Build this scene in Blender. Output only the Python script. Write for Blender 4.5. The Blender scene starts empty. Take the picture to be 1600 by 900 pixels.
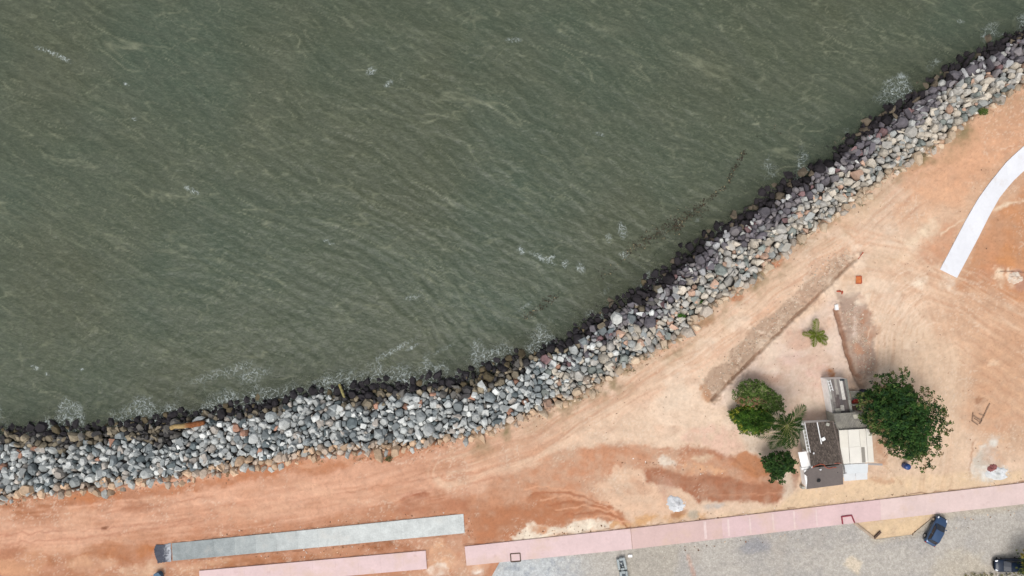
import bpy, bmesh, math, random
import numpy as np
from mathutils import Vector, Matrix

random.seed(7)
RNG = np.random.default_rng(11)
C = bpy.context.scene.collection
SC = bpy.context.scene
PI = math.pi

# ------------------------------------------------------------------ camera, world, sun, exposure
H = 95.0                      # metres above the ground
MPP = 0.0875                  # metres on the ground per pixel of the 1600 px wide photograph
cam = bpy.data.cameras.new('camera')
cam.sensor_width = 36.0
cam.lens = 36.0 * H / (1600 * MPP)
cam.clip_start = 1.0
cam.clip_end = 6000.0
camo = bpy.data.objects.new('camera', cam)
camo.location = (0, 0, H)
C.objects.link(camo)
SC.camera = camo

SUN_EL, SUN_AZ = math.radians(62), math.radians(-112)      # direction towards the sun, azimuth from +X
W = bpy.data.worlds.new('World')
SC.world = W
W.use_nodes = True
wn = W.node_tree
wn.nodes.clear()
sky = wn.nodes.new('ShaderNodeTexSky')
sky.sky_type = 'NISHITA'
sky.sun_disc = False
sky.sun_elevation = SUN_EL
sky.sun_rotation = PI / 2 - SUN_AZ
sky.air_density = 1.0
sky.dust_density = 4.0
sky.ozone_density = 1.0
hs = wn.nodes.new('ShaderNodeHueSaturation')
hs.inputs['Saturation'].default_value = 0.30
bg = wn.nodes.new('ShaderNodeBackground')
bg.inputs['Strength'].default_value = 0.15
wo = wn.nodes.new('ShaderNodeOutputWorld')
wn.links.new(sky.outputs[0], hs.inputs['Color'])
wn.links.new(hs.outputs[0], bg.inputs[0])
wn.links.new(bg.outputs[0], wo.inputs[0])

sl = bpy.data.lights.new('sun', 'SUN')
sl.energy = 1.15
sl.angle = math.radians(32)
sl.color = (1.0, 0.965, 0.92)
so = bpy.data.objects.new('sun', sl)
sdir = Vector((math.cos(SUN_EL) * math.cos(SUN_AZ), math.cos(SUN_EL) * math.sin(SUN_AZ), math.sin(SUN_EL)))
so.rotation_euler = sdir.to_track_quat('Z', 'Y').to_euler()
so.location = (40, -40, 90)
C.objects.link(so)

SC.view_settings.view_transform = 'Standard'
SC.view_settings.look = 'None'
SC.view_settings.exposure = 0.26
SC.view_settings.gamma = 1.0
SC.view_settings.use_curve_mapping = False

WATER = -2.5


# ------------------------------------------------------------------ helpers
def at(px, py, z=0.0):
    """point at height z that the photograph shows at pixel px, py"""
    k = MPP * (H - z) / H
    return Vector(((px - 800) * k, (450 - py) * k, z))


def S(r, g, b, k=1.0):
    """sRGB 0-255 as seen in the daylight of the photo -> base colour"""
    out = []
    for c in (r, g, b):
        c = c / 255.0
        l = c / 12.92 if c <= 0.04045 else ((c + 0.055) / 1.055) ** 2.4
        out.append(min(0.85, l / 1.38 * k))
    return tuple(out)


def tag(o, label=None, cat=None, group=None, kind=None):
    if label: o['label'] = label
    if cat: o['category'] = cat
    if group: o['group'] = group
    if kind: o['kind'] = kind
    return o


def empty(name, loc=(0, 0, 0), rz=0.0, label=None, cat=None, group=None, kind=None):
    o = bpy.data.objects.new(name, None)
    o.empty_display_size = 0.3
    C.objects.link(o)
    o.location = loc
    o.rotation_euler = (0, 0, rz)
    return tag(o, label, cat, group, kind)


def link_mesh(name, me, mat, parent=None, smooth=False):
    o = bpy.data.objects.new(name, me)
    if mat is not None and len(me.materials) == 0:
        me.materials.append(mat)
    if smooth:
        me.polygons.foreach_set('use_smooth', np.ones(len(me.polygons), dtype=bool))
    C.objects.link(o)
    if parent is not None:
        o.parent = parent
    return o


def np_mesh(name, V, F, col=None, attrs=None):
    """V (n,3); F (m,k) int array with constant k; col (n,3) point colour"""
    me = bpy.data.meshes.new(name)
    V = np.asarray(V, dtype=np.float32)
    F = np.asarray(F, dtype=np.int32)
    n, k = F.shape
    me.vertices.add(len(V))
    me.vertices.foreach_set('co', V.ravel())
    me.loops.add(n * k)
    me.loops.foreach_set('vertex_index', F.ravel())
    me.polygons.add(n)
    me.polygons.foreach_set('loop_start', np.arange(0, n * k, k, dtype=np.int32))
    me.polygons.foreach_set('loop_total', np.full(n, k, dtype=np.int32))
    me.update(calc_edges=True)
    me.polygons.foreach_set('use_smooth', np.zeros(n, dtype=bool))
    if col is not None:
        a = me.color_attributes.new('Col', 'FLOAT_COLOR', 'POINT')
        c4 = np.ones((len(V), 4), dtype=np.float32)
        c4[:, :3] = col
        a.data.foreach_set('color', c4.ravel())
    for nm, val in (attrs or {}).items():
        a = me.attributes.new(nm, 'FLOAT', 'POINT')
        a.data.foreach_set('value', np.asarray(val, dtype=np.float32))
    return me


class MB:
    """collects shapes for ONE mesh object"""

    def __init__(self):
        self.v = []
        self.f = []

    def add(self, vs, fs):
        b = len(self.v)
        self.v += [tuple(v) for v in vs]
        self.f += [tuple(i + b for i in f) for f in fs]
        return self

    def prism(self, pts, z0, z1):
        """pts: xy outline, either order"""
        pts = [(p[0], p[1]) for p in pts]
        a = sum(pts[i][0] * pts[(i + 1) % len(pts)][1] - pts[(i + 1) % len(pts)][0] * pts[i][1] for i in range(len(pts)))
        if a < 0: pts = pts[::-1]
        n = len(pts)
        vs = [(x, y, z0) for x, y in pts] + [(x, y, z1) for x, y in pts]
        fs = [tuple(range(n - 1, -1, -1)), tuple(range(n, 2 * n))]
        fs += [(i, (i + 1) % n, n + (i + 1) % n, n + i) for i in range(n)]
        return self.add(vs, fs)

    def box(self, c, s, M=None):
        x, y, z = s[0] / 2, s[1] / 2, s[2] / 2
        vs = [Vector((a * x, b * y, d * z)) for d in (-1, 1) for a, b in ((-1, -1), (1, -1), (1, 1), (-1, 1))]
        if M is not None: vs = [M @ v for v in vs]
        vs = [v + Vector(c) for v in vs]
        return self.add(vs, [(3, 2, 1, 0), (4, 5, 6, 7), (0, 1, 5, 4), (1, 2, 6, 5), (2, 3, 7, 6), (3, 0, 4, 7)])

    def bar(self, p, q, w, h=None):
        """square bar from p to q"""
        p, q = Vector(p), Vector(q)
        h = h or w
        d = (q - p)
        L = d.length
        R = d.to_track_quat('X', 'Z').to_matrix()
        return self.box((p + q) / 2, (L, w, h), R)

    def tube(self, pts, rad, n=7):
        pts = [Vector(p) for p in pts]
        rings = []
        for i, p in enumerate(pts):
            d = (pts[min(i + 1, len(pts) - 1)] - pts[max(i - 1, 0)]).normalized()
            up = Vector((0, 0, 1)) if abs(d.z) < 0.9 else Vector((1, 0, 0))
            a = d.cross(up).normalized()
            b = d.cross(a).normalized()
            r = rad[i] if hasattr(rad, '__len__') else rad
            rings.append([p + (a * math.cos(2 * PI * k / n) + b * math.sin(2 * PI * k / n)) * r for k in range(n)])
        vs = [v for r in rings for v in r]
        fs = []
        for i in range(len(pts) - 1):
            for k in range(n):
                k2 = (k + 1) % n
                fs.append((i * n + k, i * n + k2, (i + 1) * n + k2, (i + 1) * n + k))
        fs.append(tuple(range(n - 1, -1, -1)))
        fs.append(tuple((len(pts) - 1) * n + k for k in range(n)))
        return self.add(vs, fs)

    def lathe(self, prof, n=16, c=(0, 0, 0), M=None):
        """prof: (r, z) from bottom to top, closed by caps"""
        vs, fs = [], []
        for r, z in prof:
            for k in range(n):
                v = Vector((r * math.cos(2 * PI * k / n), r * math.sin(2 * PI * k / n), z))
                if M is not None: v = M @ v
                vs.append(v + Vector(c))
        for i in range(len(prof) - 1):
            for k in range(n):
                k2 = (k + 1) % n
                fs.append((i * n + k, i * n + k2, (i + 1) * n + k2, (i + 1) * n + k))
        fs.append(tuple(range(n - 1, -1, -1)))
        fs.append(tuple((len(prof) - 1) * n + k for k in range(n)))
        return self.add(vs, fs)

    def build(self, name, mat, parent=None, smooth=False, bevel=0.0):
        me = bpy.data.meshes.new(name)
        me.from_pydata(self.v, [], self.f)
        bm = bmesh.new()
        bm.from_mesh(me)
        bmesh.ops.recalc_face_normals(bm, faces=bm.faces)
        if bevel > 0:
            bmesh.ops.bevel(bm, geom=[e for e in bm.edges if e.calc_face_angle(0) > 0.5], offset=bevel, segments=2, affect='EDGES')
        bm.to_mesh(me)
        bm.free()
        return link_mesh(name, me, mat, parent, smooth)


# ------------------------------------------------------------------ numpy noise and 2-D distances
def _hash(ix, iy, seed):
    h = (ix.astype(np.int64) * 374761393 + iy.astype(np.int64) * 668265263 + seed * 1442695041) & 0x7fffffff
    h = ((h ^ (h >> 13)) * 1274126177) & 0x7fffffff
    return ((h ^ (h >> 16)) & 0xffff) / 65535.0


def vnoise(x, y, seed=0):
    ix, iy = np.floor(x), np.floor(y)
    fx, fy = x - ix, y - iy
    ux, uy = fx * fx * fx * (fx * (fx * 6 - 15) + 10), fy * fy * fy * (fy * (fy * 6 - 15) + 10)
    a, b = _hash(ix, iy, seed), _hash(ix + 1, iy, seed)
    c, d = _hash(ix, iy + 1, seed), _hash(ix + 1, iy + 1, seed)
    return (a * (1 - ux) + b * ux) * (1 - uy) + (c * (1 - ux) + d * ux) * uy


def fbm(x, y, seed=0, octs=4, gain=0.5):
    """about -1..1"""
    s, a, t = 0.0, 1.0, 0.0
    c, sn = math.cos(0.6), math.sin(0.6)
    for o in range(octs):
        s = s + a * (vnoise(x, y, seed + o * 17) * 2 - 1)
        t += a
        a *= gain
        x, y = (x * c - y * sn) * 2.03 + 13.1, (x * sn + y * c) * 2.03 + 7.7
    return s / t * 1.6


def sstep(a, b, x):
    t = np.clip((x - a) / (b - a), 0, 1)
    return t * t * (3 - 2 * t)


def poly_sd(x, y, P):
    """signed distance to closed polygon, negative inside"""
    P = np.asarray(P, float)
    d = np.full(x.shape, 1e18)
    ins = np.zeros(x.shape, bool)
    n = len(P)
    for i in range(n):
        ax, ay = P[i]
        bx, by = P[(i + 1) % n]
        ex, ey = bx - ax, by - ay
        t = np.clip(((x - ax) * ex + (y - ay) * ey) / (ex * ex + ey * ey + 1e-12), 0, 1)
        dx, dy = x - ax - t * ex, y - ay - t * ey
        d = np.minimum(d, dx * dx + dy * dy)
        cond = ((ay > y) != (by > y))
        with np.errstate(divide='ignore', invalid='ignore'):
            xi = ax + (y - ay) * ex / (ey if ey != 0 else 1e-12)
        ins ^= cond & (x < xi)
    d = np.sqrt(d)
    return np.where(ins, -d, d)


def line_sd(x, y, P):
    """signed offset from an open polyline (positive on its left) and length along it"""
    P = np.asarray(P, float)
    best = np.full(x.shape, 1e18)
    sd = np.zeros(x.shape)
    tt = np.zeros(x.shape)
    L = 0.0
    for i in range(len(P) - 1):
        ax, ay = P[i]
        ex, ey = P[i + 1] - P[i]
        l2 = ex * ex + ey * ey
        l = math.sqrt(l2)
        t = np.clip(((x - ax) * ex + (y - ay) * ey) / l2, 0, 1)
        dx, dy = x - ax - t * ex, y - ay - t * ey
        d = dx * dx + dy * dy
        m = d < best
        best = np.where(m, d, best)
        cr = ex * (y - ay) - ey * (x - ax)
        sd = np.where(m, np.sqrt(d) * np.where(cr >= 0, 1, -1), sd)
        tt = np.where(m, L + t * l, tt)
        L += l
    return sd, tt


# shoreline in photograph pixels: foot of the rocks (at water level) and their landward edge
WATER_PX = [(-900, 735), (-200, 682), (0, 672), (100, 669), (160, 668), (200, 660), (260, 650), (300, 645), (350, 637), (400, 628), (450, 618),
            (500, 612), (550, 606), (600, 603), (650, 598), (700, 592), (750, 581), (780, 565), (830, 548), (880, 533), (912, 506),
            (955, 477), (1000, 450), (1050, 412), (1092, 374), (1140, 345), (1180, 317), (1212, 292), (1250, 266), (1292, 245),
            (1325, 218), (1372, 182), (1412, 156), (1440, 136), (1470, 116), (1500, 94), (1560, 66), (1600, 46), (1750, -40), (2400, -420)]
LAND_PX = [(-900, 860), (-200, 797), (0, 782), (44, 778), (100, 771), (189, 761), (222, 754), (289, 748), (350, 739), (400, 730), (462, 720), (537, 711),
           (625, 705), (662, 699), (725, 685), (800, 662), (850, 643), (900, 621), (962, 588), (1015, 553), (1065, 527), (1087, 502),
           (1122, 470), (1175, 440), (1200, 417), (1245, 381), (1275, 356), (1322, 325), (1397, 268), (1437, 243), (1470, 222),
           (1520, 186), (1562, 158), (1600, 133), (1750, 45), (2400, -330)]
WATER_W = [tuple(at(x, y, WATER)[:2]) for x, y in WATER_PX]
LAND_W = [tuple(at(x, y, 0)[:2]) for x, y in LAND_PX]


def band(x, y):
    """s = 0 at the landward edge, 1 at the waterline; negative on land, >1 in the sea"""
    dl, _ = line_sd(x, y, LAND_W)      # left of the line = sea
    dw, _ = line_sd(x, y, WATER_W)
    s = np.where(dl < 0, dl / 8.5, np.where(dw > 0, 1 + dw / 8.5, dl / np.maximum(dl - dw, 1e-6)))
    return s


def slope_z(s):
    return np.where(s < 0, 0.0, np.where(s < 1, -0.05 - 2.45 * s, np.maximum(-2.5 - 3.2 * (s - 1), -6.0)))


# ------------------------------------------------------------------ materials
def mat(name, base=(0.5, 0.5, 0.5), rough=0.9, spec=0.2, metal=0.0, var=0.0, vscale=1.0, bump=0.0, bscale=8.0, source='rgb', coat=0.0, translucent=0.0, world=False):
    """source: rgb | obj (object colour) | col (colour attribute); var = tone variation, bump = fine relief"""
    m = bpy.data.materials.new(name)
    m.use_nodes = True
    nt = m.node_tree
    b = nt.nodes['Principled BSDF']
    b.inputs['Roughness'].default_value = rough
    b.inputs['Specular IOR Level'].default_value = spec
    b.inputs['Metallic'].default_value = metal
    b.inputs['Coat Weight'].default_value = coat
    crd = nt.nodes.new('ShaderNodeNewGeometry').outputs['Position'] if world else nt.nodes.new('ShaderNodeTexCoord').outputs['Object']
    if source == 'obj':
        s = nt.nodes.new('ShaderNodeObjectInfo').outputs['Color']
    elif source == 'col':
        n = nt.nodes.new('ShaderNodeVertexColor')
        n.layer_name = 'Col'
        s = n.outputs['Color']
    else:
        n = nt.nodes.new('ShaderNodeRGB')
        n.outputs[0].default_value = (*base, 1)
        s = n.outputs[0]
    if var > 0:
        tot = s
        for sc, dt, am in ((vscale, 4, var), (vscale * 7.3, 3, var * 0.7)):
            no = nt.nodes.new('ShaderNodeTexNoise')
            no.inputs['Scale'].default_value = sc
            no.inputs['Detail'].default_value = dt
            no.inputs['Roughness'].default_value = 0.65
            nt.links.new(crd, no.inputs['Vector'])
            mr = nt.nodes.new('ShaderNodeMapRange')
            mr.inputs['From Min'].default_value = 0.28
            mr.inputs['From Max'].default_value = 0.72
            mr.inputs['To Min'].default_value = 1 - am
            mr.inputs['To Max'].default_value = 1 + am
            nt.links.new(no.outputs['Fac'], mr.inputs['Value'])
            vm = nt.nodes.new('ShaderNodeVectorMath')
            vm.operation = 'SCALE'
            nt.links.new(tot, vm.inputs[0])
            nt.links.new(mr.outputs[0], vm.inputs['Scale'])
            tot = vm.outputs[0]
        s = tot
    nt.links.new(s, b.inputs['Base Color'])
    if bump > 0:
        no = nt.nodes.new('ShaderNodeTexNoise')
        no.inputs['Scale'].default_value = bscale
        no.inputs['Detail'].default_value = 5
        nt.links.new(crd, no.inputs['Vector'])
        bp = nt.nodes.new('ShaderNodeBump')
        bp.inputs['Strength'].default_value = 1.0
        bp.inputs['Distance'].default_value = bump
        nt.links.new(no.outputs['Fac'], bp.inputs['Height'])
        nt.links.new(bp.outputs[0], b.inputs['Normal'])
    if translucent > 0:
        tr = nt.nodes.new('ShaderNodeBsdfTranslucent')
        nt.links.new(s, tr.inputs['Color'])
        mx = nt.nodes.new('ShaderNodeMixShader')
        mx.inputs[0].default_value = translucent
        nt.links.new(b.outputs[0], mx.inputs[1])
        nt.links.new(tr.outputs[0], mx.inputs[2])
        nt.links.new(mx.outputs[0], nt.nodes['Material Output'].inputs['Surface'])
    return m


M = {}
M['rock'] = mat('rock', source='obj', rough=0.85, var=0.2, vscale=1.6, bump=0.05, bscale=3.5)
M['rock_col'] = mat('rock_small', source='col', rough=0.88, var=0.14, vscale=2.0, bump=0.03, bscale=5.0)
M['soil'] = mat('soil', source='col', rough=0.97, spec=0.08, var=0.06, vscale=0.9, bump=0.045, bscale=3.2)
M['leaf'] = mat('leaf', source='col', rough=0.7, spec=0.05, translucent=0.25)
M['bark'] = mat('bark', (0.12, 0.085, 0.06), rough=0.95, var=0.3, vscale=4, bump=0.02, bscale=14)
M['palm_bark'] = mat('palm_bark', (0.2, 0.16, 0.12), rough=0.95, var=0.25, vscale=6, bump=0.02, bscale=16)
M['pink'] = mat('pink_concrete', source='obj', world=True, rough=0.92, var=0.06, vscale=0.45, bump=0.006, bscale=12)
def dusty_mix(m, c, sc, a, b, amt):
    nt = m.node_tree
    bs = nt.nodes['Principled BSDF']
    src = bs.inputs['Base Color'].links[0].from_socket
    n = nt.nodes.new('ShaderNodeTexNoise')
    n.inputs['Scale'].default_value = sc
    n.inputs['Detail'].default_value = 6
    n.inputs['Roughness'].default_value = 0.65
    nt.links.new(nt.nodes.new('ShaderNodeNewGeometry').outputs['Position'], n.inputs['Vector'])
    r = nt.nodes.new('ShaderNodeMapRange')
    nt.links.new(n.outputs['Fac'], r.inputs['Value'])
    for i, q in zip(('From Min', 'From Max', 'To Min', 'To Max'), (a, b, 0, amt)): r.inputs[i].default_value = q
    mx = nt.nodes.new('ShaderNodeMix')
    mx.data_type = 'RGBA'
    nt.links.new(r.outputs[0], mx.inputs[0])
    nt.links.new(src, mx.inputs[6])
    mx.inputs[7].default_value = (*c, 1)
    nt.links.new(mx.outputs[2], bs.inputs['Base Color'])


dusty_mix(M['pink'], S(224, 194, 170), .22, .5, .72, .75)
dusty_mix(M['pink'], S(190, 150, 140), 1.1, .60, .76, .4)
M['concrete'] = mat('grey_concrete', source='obj', world=True, rough=0.9, var=0.17, vscale=0.8, bump=0.01, bscale=9)
M['white_conc'] = mat('white_concrete', source='obj', world=True, rough=0.85, var=0.045, vscale=0.35, bump=0.004, bscale=9)
dusty_mix(M['white_conc'], S(214, 196, 180), .3, .58, .75, .45)
dusty_mix(M['concrete'], S(190, 180, 168), .4, .55, .75, .4)
M['plaster'] = mat('white_plaster', (0.82, 0.81, 0.79), rough=0.9, var=0.1, vscale=1.1, bump=0.008, bscale=8)
M['old_plaster'] = mat('old_plaster', S(186, 184, 172), rough=0.95, var=0.22, vscale=1.2, bump=0.01, bscale=8)
M['tiles'] = mat('dark_clay_tiles', source='col', rough=0.92, var=0.25, vscale=1.8, bump=0.02, bscale=6)
M['membrane'] = mat('dark_membrane', S(118, 109, 105), rough=0.85, var=0.1, vscale=1.3, bump=0.004, bscale=8)
M['fibre'] = mat('fibre_cement', source='obj', world=True, rough=0.92, var=0.22, vscale=1.3, bump=0.008, bscale=9)
M['cream_sheet'] = mat('painted_sheet', source='obj', world=True, rough=0.6, var=0.05, vscale=0.9)
M['white_paint'] = mat('white_paint', (0.72, 0.72, 0.71), rough=0.55, var=0.06, vscale=3)
M['timber'] = mat('weathered_timber', (0.26, 0.17, 0.115), rough=0.9, var=0.3, vscale=3, bump=0.01, bscale=10)
M['grey_metal'] = mat('grey_metal', (0.33, 0.32, 0.32), rough=0.5, spec=0.4, var=0.1, vscale=4)
M['blue_plastic'] = mat('blue_plastic', (0.012, 0.045, 0.17), rough=0.3, spec=0.5)
M['navy_plastic'] = mat('navy_plastic', (0.006, 0.012, 0.035), rough=0.35, spec=0.5)
M['teal_plastic'] = mat('worn_blue_plastic', (0.03, 0.085, 0.15), rough=0.5, spec=0.4, var=0.15, vscale=2)
M['red_plastic'] = mat('red_plastic', (0.55, 0.03, 0.045), rough=0.45, spec=0.4)
M['orange'] = mat('orange_sheet', S(212, 122, 70), rough=0.6, var=0.2, vscale=2.5)
M['brick_red'] = mat('brick_red', S(186, 92, 68), rough=0.9, var=0.2, vscale=5)
M['maroon'] = mat('dark_red_paint', S(152, 62, 76), rough=0.7, var=0.12, vscale=4)
M['dark_iron'] = mat('dark_rusty_iron', (0.09, 0.06, 0.045), rough=0.8, var=0.3, vscale=6)
M['black_sheet'] = mat('black_plastic_sheet', source='col', rough=0.6, spec=0.3, var=0.1, vscale=2, bump=0.02, bscale=2)
M['driftwood'] = mat('driftwood', source='col', rough=0.9, var=0.25, vscale=3, bump=0.03, bscale=6)
M['lime'] = mat('white_lime', source='col', rough=0.95, var=0.08, vscale=2, bump=0.05, bscale=4)
M['debris'] = mat('debris', source='col', rough=0.9)
M['glass'] = mat('car_glass', (0.012, 0.018, 0.03), rough=0.06, spec=0.6)
M['tyre'] = mat('tyre_rubber', (0.018, 0.018, 0.018), rough=0.85)
M['rim'] = mat('alloy_rim', (0.5, 0.5, 0.52), rough=0.3, metal=0.9)
M['lamp'] = mat('headlamp_glass', (0.7, 0.72, 0.75), rough=0.1, spec=0.6)
M['tail'] = mat('tail_lamp', (0.35, 0.01, 0.01), rough=0.2, spec=0.5)
M['car_blue'] = mat('blue_grey_car_paint', (0.03, 0.07, 0.15), rough=0.3, metal=0.5, coat=1.0)
M['car_navy'] = mat('navy_car_paint', (0.006, 0.014, 0.032), rough=0.35, metal=0.0, coat=0.25)
M['black_trim'] = mat('black_trim', (0.012, 0.012, 0.013), rough=0.6)
M['chrome'] = mat('chrome', (0.7, 0.7, 0.7), rough=0.15, metal=1.0)


# ------------------------------------------------------------------ ground: one sheet to the horizon
def axis(lo, hi, step, far):
    core = np.arange(lo, hi + step * 0.5, step)
    g, d = [], step
    v = core[-1]
    while v < far:
        d *= 1.35
        v += d
        g.append(v)
    h, d, v = [], step, core[0]
    while v > -far:
        d *= 1.35
        v -= d
        h.append(v)
    return np.concatenate([h[::-1], core, g])


def grid_faces(nx, ny):
    i = np.arange(ny - 1)[:, None] * nx + np.arange(nx - 1)[None, :]
    i = i.ravel()
    return np.stack([i, i + 1, i + nx + 1, i + nx], axis=1)


COBBLE_PX = [(782, 876), (985, 853), (1100, 840), (1325, 812), (1333, 818), (1366, 843), (1427, 835), (1464, 802), (1600, 780), (1900, 742), (1900, 1300), (560, 1300), (764, 908)]
TRENCH_A = [(1338, 404), (1300, 440), (1262, 476), (1200, 537), (1150, 587), (1113, 624)]
TRENCH_B = [(1305, 482), (1314, 515), (1326, 560), (1336, 588), (1346, 606)]
ROAD = [(-300, 862), (0, 836), (200, 822), (400, 800), (560, 772), (700, 742), (830, 695), (950, 628), (1080, 545), (1200, 455), (1320, 380), (1420, 300), (1520, 235), (1700, 120)]
ROAD_B = [(1180, 470), (1300, 395), (1400, 385), (1480, 430), (1560, 470), (1700, 500)]
SWIRL = [(1385, 700), (1380, 600), (1385, 520), (1405, 460), (1450, 430), (1520, 450), (1600, 510), (1700, 600)]
SWIRL2 = [(1450, 760), (1462, 640), (1470, 560), (1460, 500), (1430, 440), (1390, 400), (1320, 380)]


def make_ground():
    xs = axis(-82, 82, 0.16, 2500)
    ys = axis(-47, 36, 0.16, 2500)
    nx, ny = len(xs), len(ys)
    X, Y = np.meshgrid(xs, ys)
    X, Y = X.ravel(), Y.ravel()
    px, py = X / MPP + 800, 450 - Y / MPP
    s = band(X, Y)
    Z = slope_z(s) - np.where(s > 0, 0.5 * sstep(0, 0.08, s), 0)
    n1 = fbm(px / 150, py / 150, 1, 5)
    n2 = fbm(px / 42, py / 42, 2, 5)
    n3 = fbm(px / 11, py / 11, 3, 4)
    n4 = fbm(px / 3.2, py / 3.2, 4, 2)
    wx = px + 9 * fbm(px / 30, py / 30, 5, 4) + 3 * n4
    wy = py + 9 * fbm(px / 30, py / 30, 6, 4) + 3 * fbm(px / 3.5, py / 3.5, 7, 2)
    lx = px + 2.5 * fbm(px / 12, py / 12, 8, 3)
    ly = py + 2.5 * fbm(px / 12, py / 12, 9, 3)

    def D(r, g, b): return np.array(S(r, g, b))
    col = np.empty((len(X), 3))
    a = sstep(620, 900, px + 90 * n1)[:, None]
    col[:] = D(221, 170, 141) * (1 - a) + D(232, 202, 176) * a
    a = (sstep(1380, 1560, px + 60 * n1) * sstep(700, 520, py + 40 * n2))[:, None]
    col[:] = col * (1 - a) + D(219, 178, 147) * a

    def blend(mask, c):
        m = np.clip(mask, 0, 1)[:, None]
        col[:] = col * (1 - m) + np.asarray(c) * m

    def patch(P, c, alpha=0.8, soft=8, rough=1.0, mott=0.0):
        P = np.asarray(P, float)
        pad = soft + 30
        idx = np.nonzero((px > P[:, 0].min() - pad) & (px < P[:, 0].max() + pad) & (py > P[:, 1].min() - pad) & (py < P[:, 1].max() + pad))[0]
        if len(idx) == 0: return
        ux = px[idx] + (wx[idx] - px[idx]) * rough
        uy = py[idx] + (wy[idx] - py[idx]) * rough
        d = poly_sd(ux, uy, P)
        m = sstep(soft, -soft, d) * alpha
        if mott > 0:
            m = m * np.clip(1 - mott + mott * (0.5 + 0.9 * n3[idx] + 0.5 * n2[idx]) * 1.5, 0, 1.2)
        m = np.clip(m, 0, 1)[:, None]
        col[idx] = col[idx] * (1 - m) + D(*c) * m

    def blob(x, y, rx, ry, c, alpha=0.8, soft=4, rough=0.6, mott=0.3, rot=0.0):
        P = [(x + rx * math.cos(t) * math.cos(rot) - ry * math.sin(t) * math.sin(rot), y + rx * math.cos(t) * math.sin(rot) + ry * math.sin(t) * math.cos(rot)) for t in np.linspace(0, 2 * PI, 14)[:-1]]
        patch(P, c, alpha, soft, rough, mott)

    def line(P, c, w=2.0, alpha=0.6, soft=1.5, broken=0.4, dz=0.0):
        Pn = np.asarray(P, float)
        idx = np.nonzero((px > Pn[:, 0].min() - 20) & (px < Pn[:, 0].max() + 20) & (py > Pn[:, 1].min() - 20) & (py < Pn[:, 1].max() + 20))[0]
        d, t = line_sd(lx[idx], ly[idx], P)
        m = sstep(w / 2 + soft, w / 2 - soft, np.abs(d)) * alpha * np.clip(1 - broken + broken * (1 + 2.0 * n2[idx] + n3[idx]), 0, 1.1)
        m = np.clip(m, 0, 1)
        col[idx] = col[idx] * (1 - m[:, None]) + D(*c) * m[:, None]
        if dz: Z[idx] += dz * m

    def streaks(P, half, light, dark, amp=0.5, seed=0, fine=4.0, dz=0.03):
        Pn = np.asarray(P, float)
        idx = np.nonzero((px > Pn[:, 0].min() - half * 2) & (px < Pn[:, 0].max() + half * 2) & (py > Pn[:, 1].min() - half * 2) & (py < Pn[:, 1].max() + half * 2))[0]
        d, t = line_sd(px[idx], py[idx], P)
        d = d + 5 * fbm(t / 90, d / 60, seed + 3, 2)
        m = sstep(half, half * 0.55, np.abs(d)) * amp
        q = fbm(d / (fine * 2.2), t / 130, seed, 3) * 0.75 + fbm(d / fine, t / 45, seed + 9, 3) * 0.6
        ml, md = np.clip(q, 0, 1) * m, np.clip(-q, 0, 1) * m
        col[idx] = col[idx] * (1 - ml[:, None]) + D(*light) * ml[:, None]
        col[idx] = col[idx] * (1 - md[:, None]) + D(*dark) * md[:, None]
        Z[idx] += dz * q * m

    # --- left: red dirt road along the rocks
    patch([(-300, 805), (0, 782), (120, 770), (300, 748), (420, 728), (560, 712), (690, 692), (700, 706), (560, 728), (420, 746), (300, 766), (190, 786), (90, 806), (0, 812), (-300, 830)], (190, 128, 92), 0.85, 6, 0.8, 0.25)
    blob(50, 797, 62, 16, (168, 112, 78), 0.7, 9, 1, 0.5, -0.1)
    blob(150, 775, 45, 10, (196, 128, 86), 0.8, 5, 0.7, 0.2, -0.1)
    blob(225, 780, 34, 18, (186, 134, 106), 0.7, 6, 0.8, 0.3)
    patch([(-300, 880), (0, 862), (200, 846), (250, 838), (500, 806), (640, 784), (735, 765), (830, 790), (840, 860), (720, 960), (-300, 980)], (192, 136, 105), 0.85, 10, 1.0, 0.3)
    for x, y, rx, ry, c, al in ((30, 880, 45, 24, (214, 162, 126), .7), (10, 862, 30, 10, (176, 120, 92), .7), (95, 868, 20, 16, (182, 126, 92), .7), (160, 858, 36, 11, (176, 112, 70), .7), (195, 872, 14, 16, (170, 110, 74), .6), (228, 862, 16, 10, (188, 118, 70), .8),
                                (140, 878, 40, 14, (222, 176, 142), .6), (220, 890, 34, 9, (226, 190, 160), .8), (290, 890, 28, 10, (226, 182, 150), .8), (110, 896, 30, 8, (186, 130, 98), .6),
                                (370, 882, 60, 6, (168, 112, 74), .6), (470, 868, 60, 5, (170, 112, 76), .7), (600, 855, 45, 5, (160, 102, 68), .7), (330, 880, 30, 5, (220, 176, 142), .7),
                                (520, 862, 26, 4, (214, 164, 128), .6), (690, 875, 22, 22, (226, 178, 142), .85), (676, 852, 18, 9, (224, 180, 148), .6), (684, 893, 16, 10, (240, 222, 206), .9), (648, 779, 20, 9, (158, 92, 66), .85), (640, 792, 14, 5, (158, 94, 68), .7),
                                (680, 790, 60, 12, (186, 128, 98), .7), (745, 790, 26, 14, (180, 122, 92), .7), (620, 812, 60, 6, (182, 124, 94), .6), (745, 892, 10, 8, (240, 232, 222), .9), (735, 880, 36, 14, (220, 176, 146), .7)):
        blob(x, y, rx, ry, c, al, 5, 0.7, 0.4, -0.08)
    streaks(ROAD, 46, (234, 186, 158), (190, 134, 104), 0.55, 20, 3.2)
    line([(0, 800), (110, 792), (260, 776), (400, 762)], (232, 180, 150), 3, .6, 1.5)
    line([(190, 795), (230, 790), (330, 776)], (172, 116, 88), 3, .6, 2)
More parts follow.
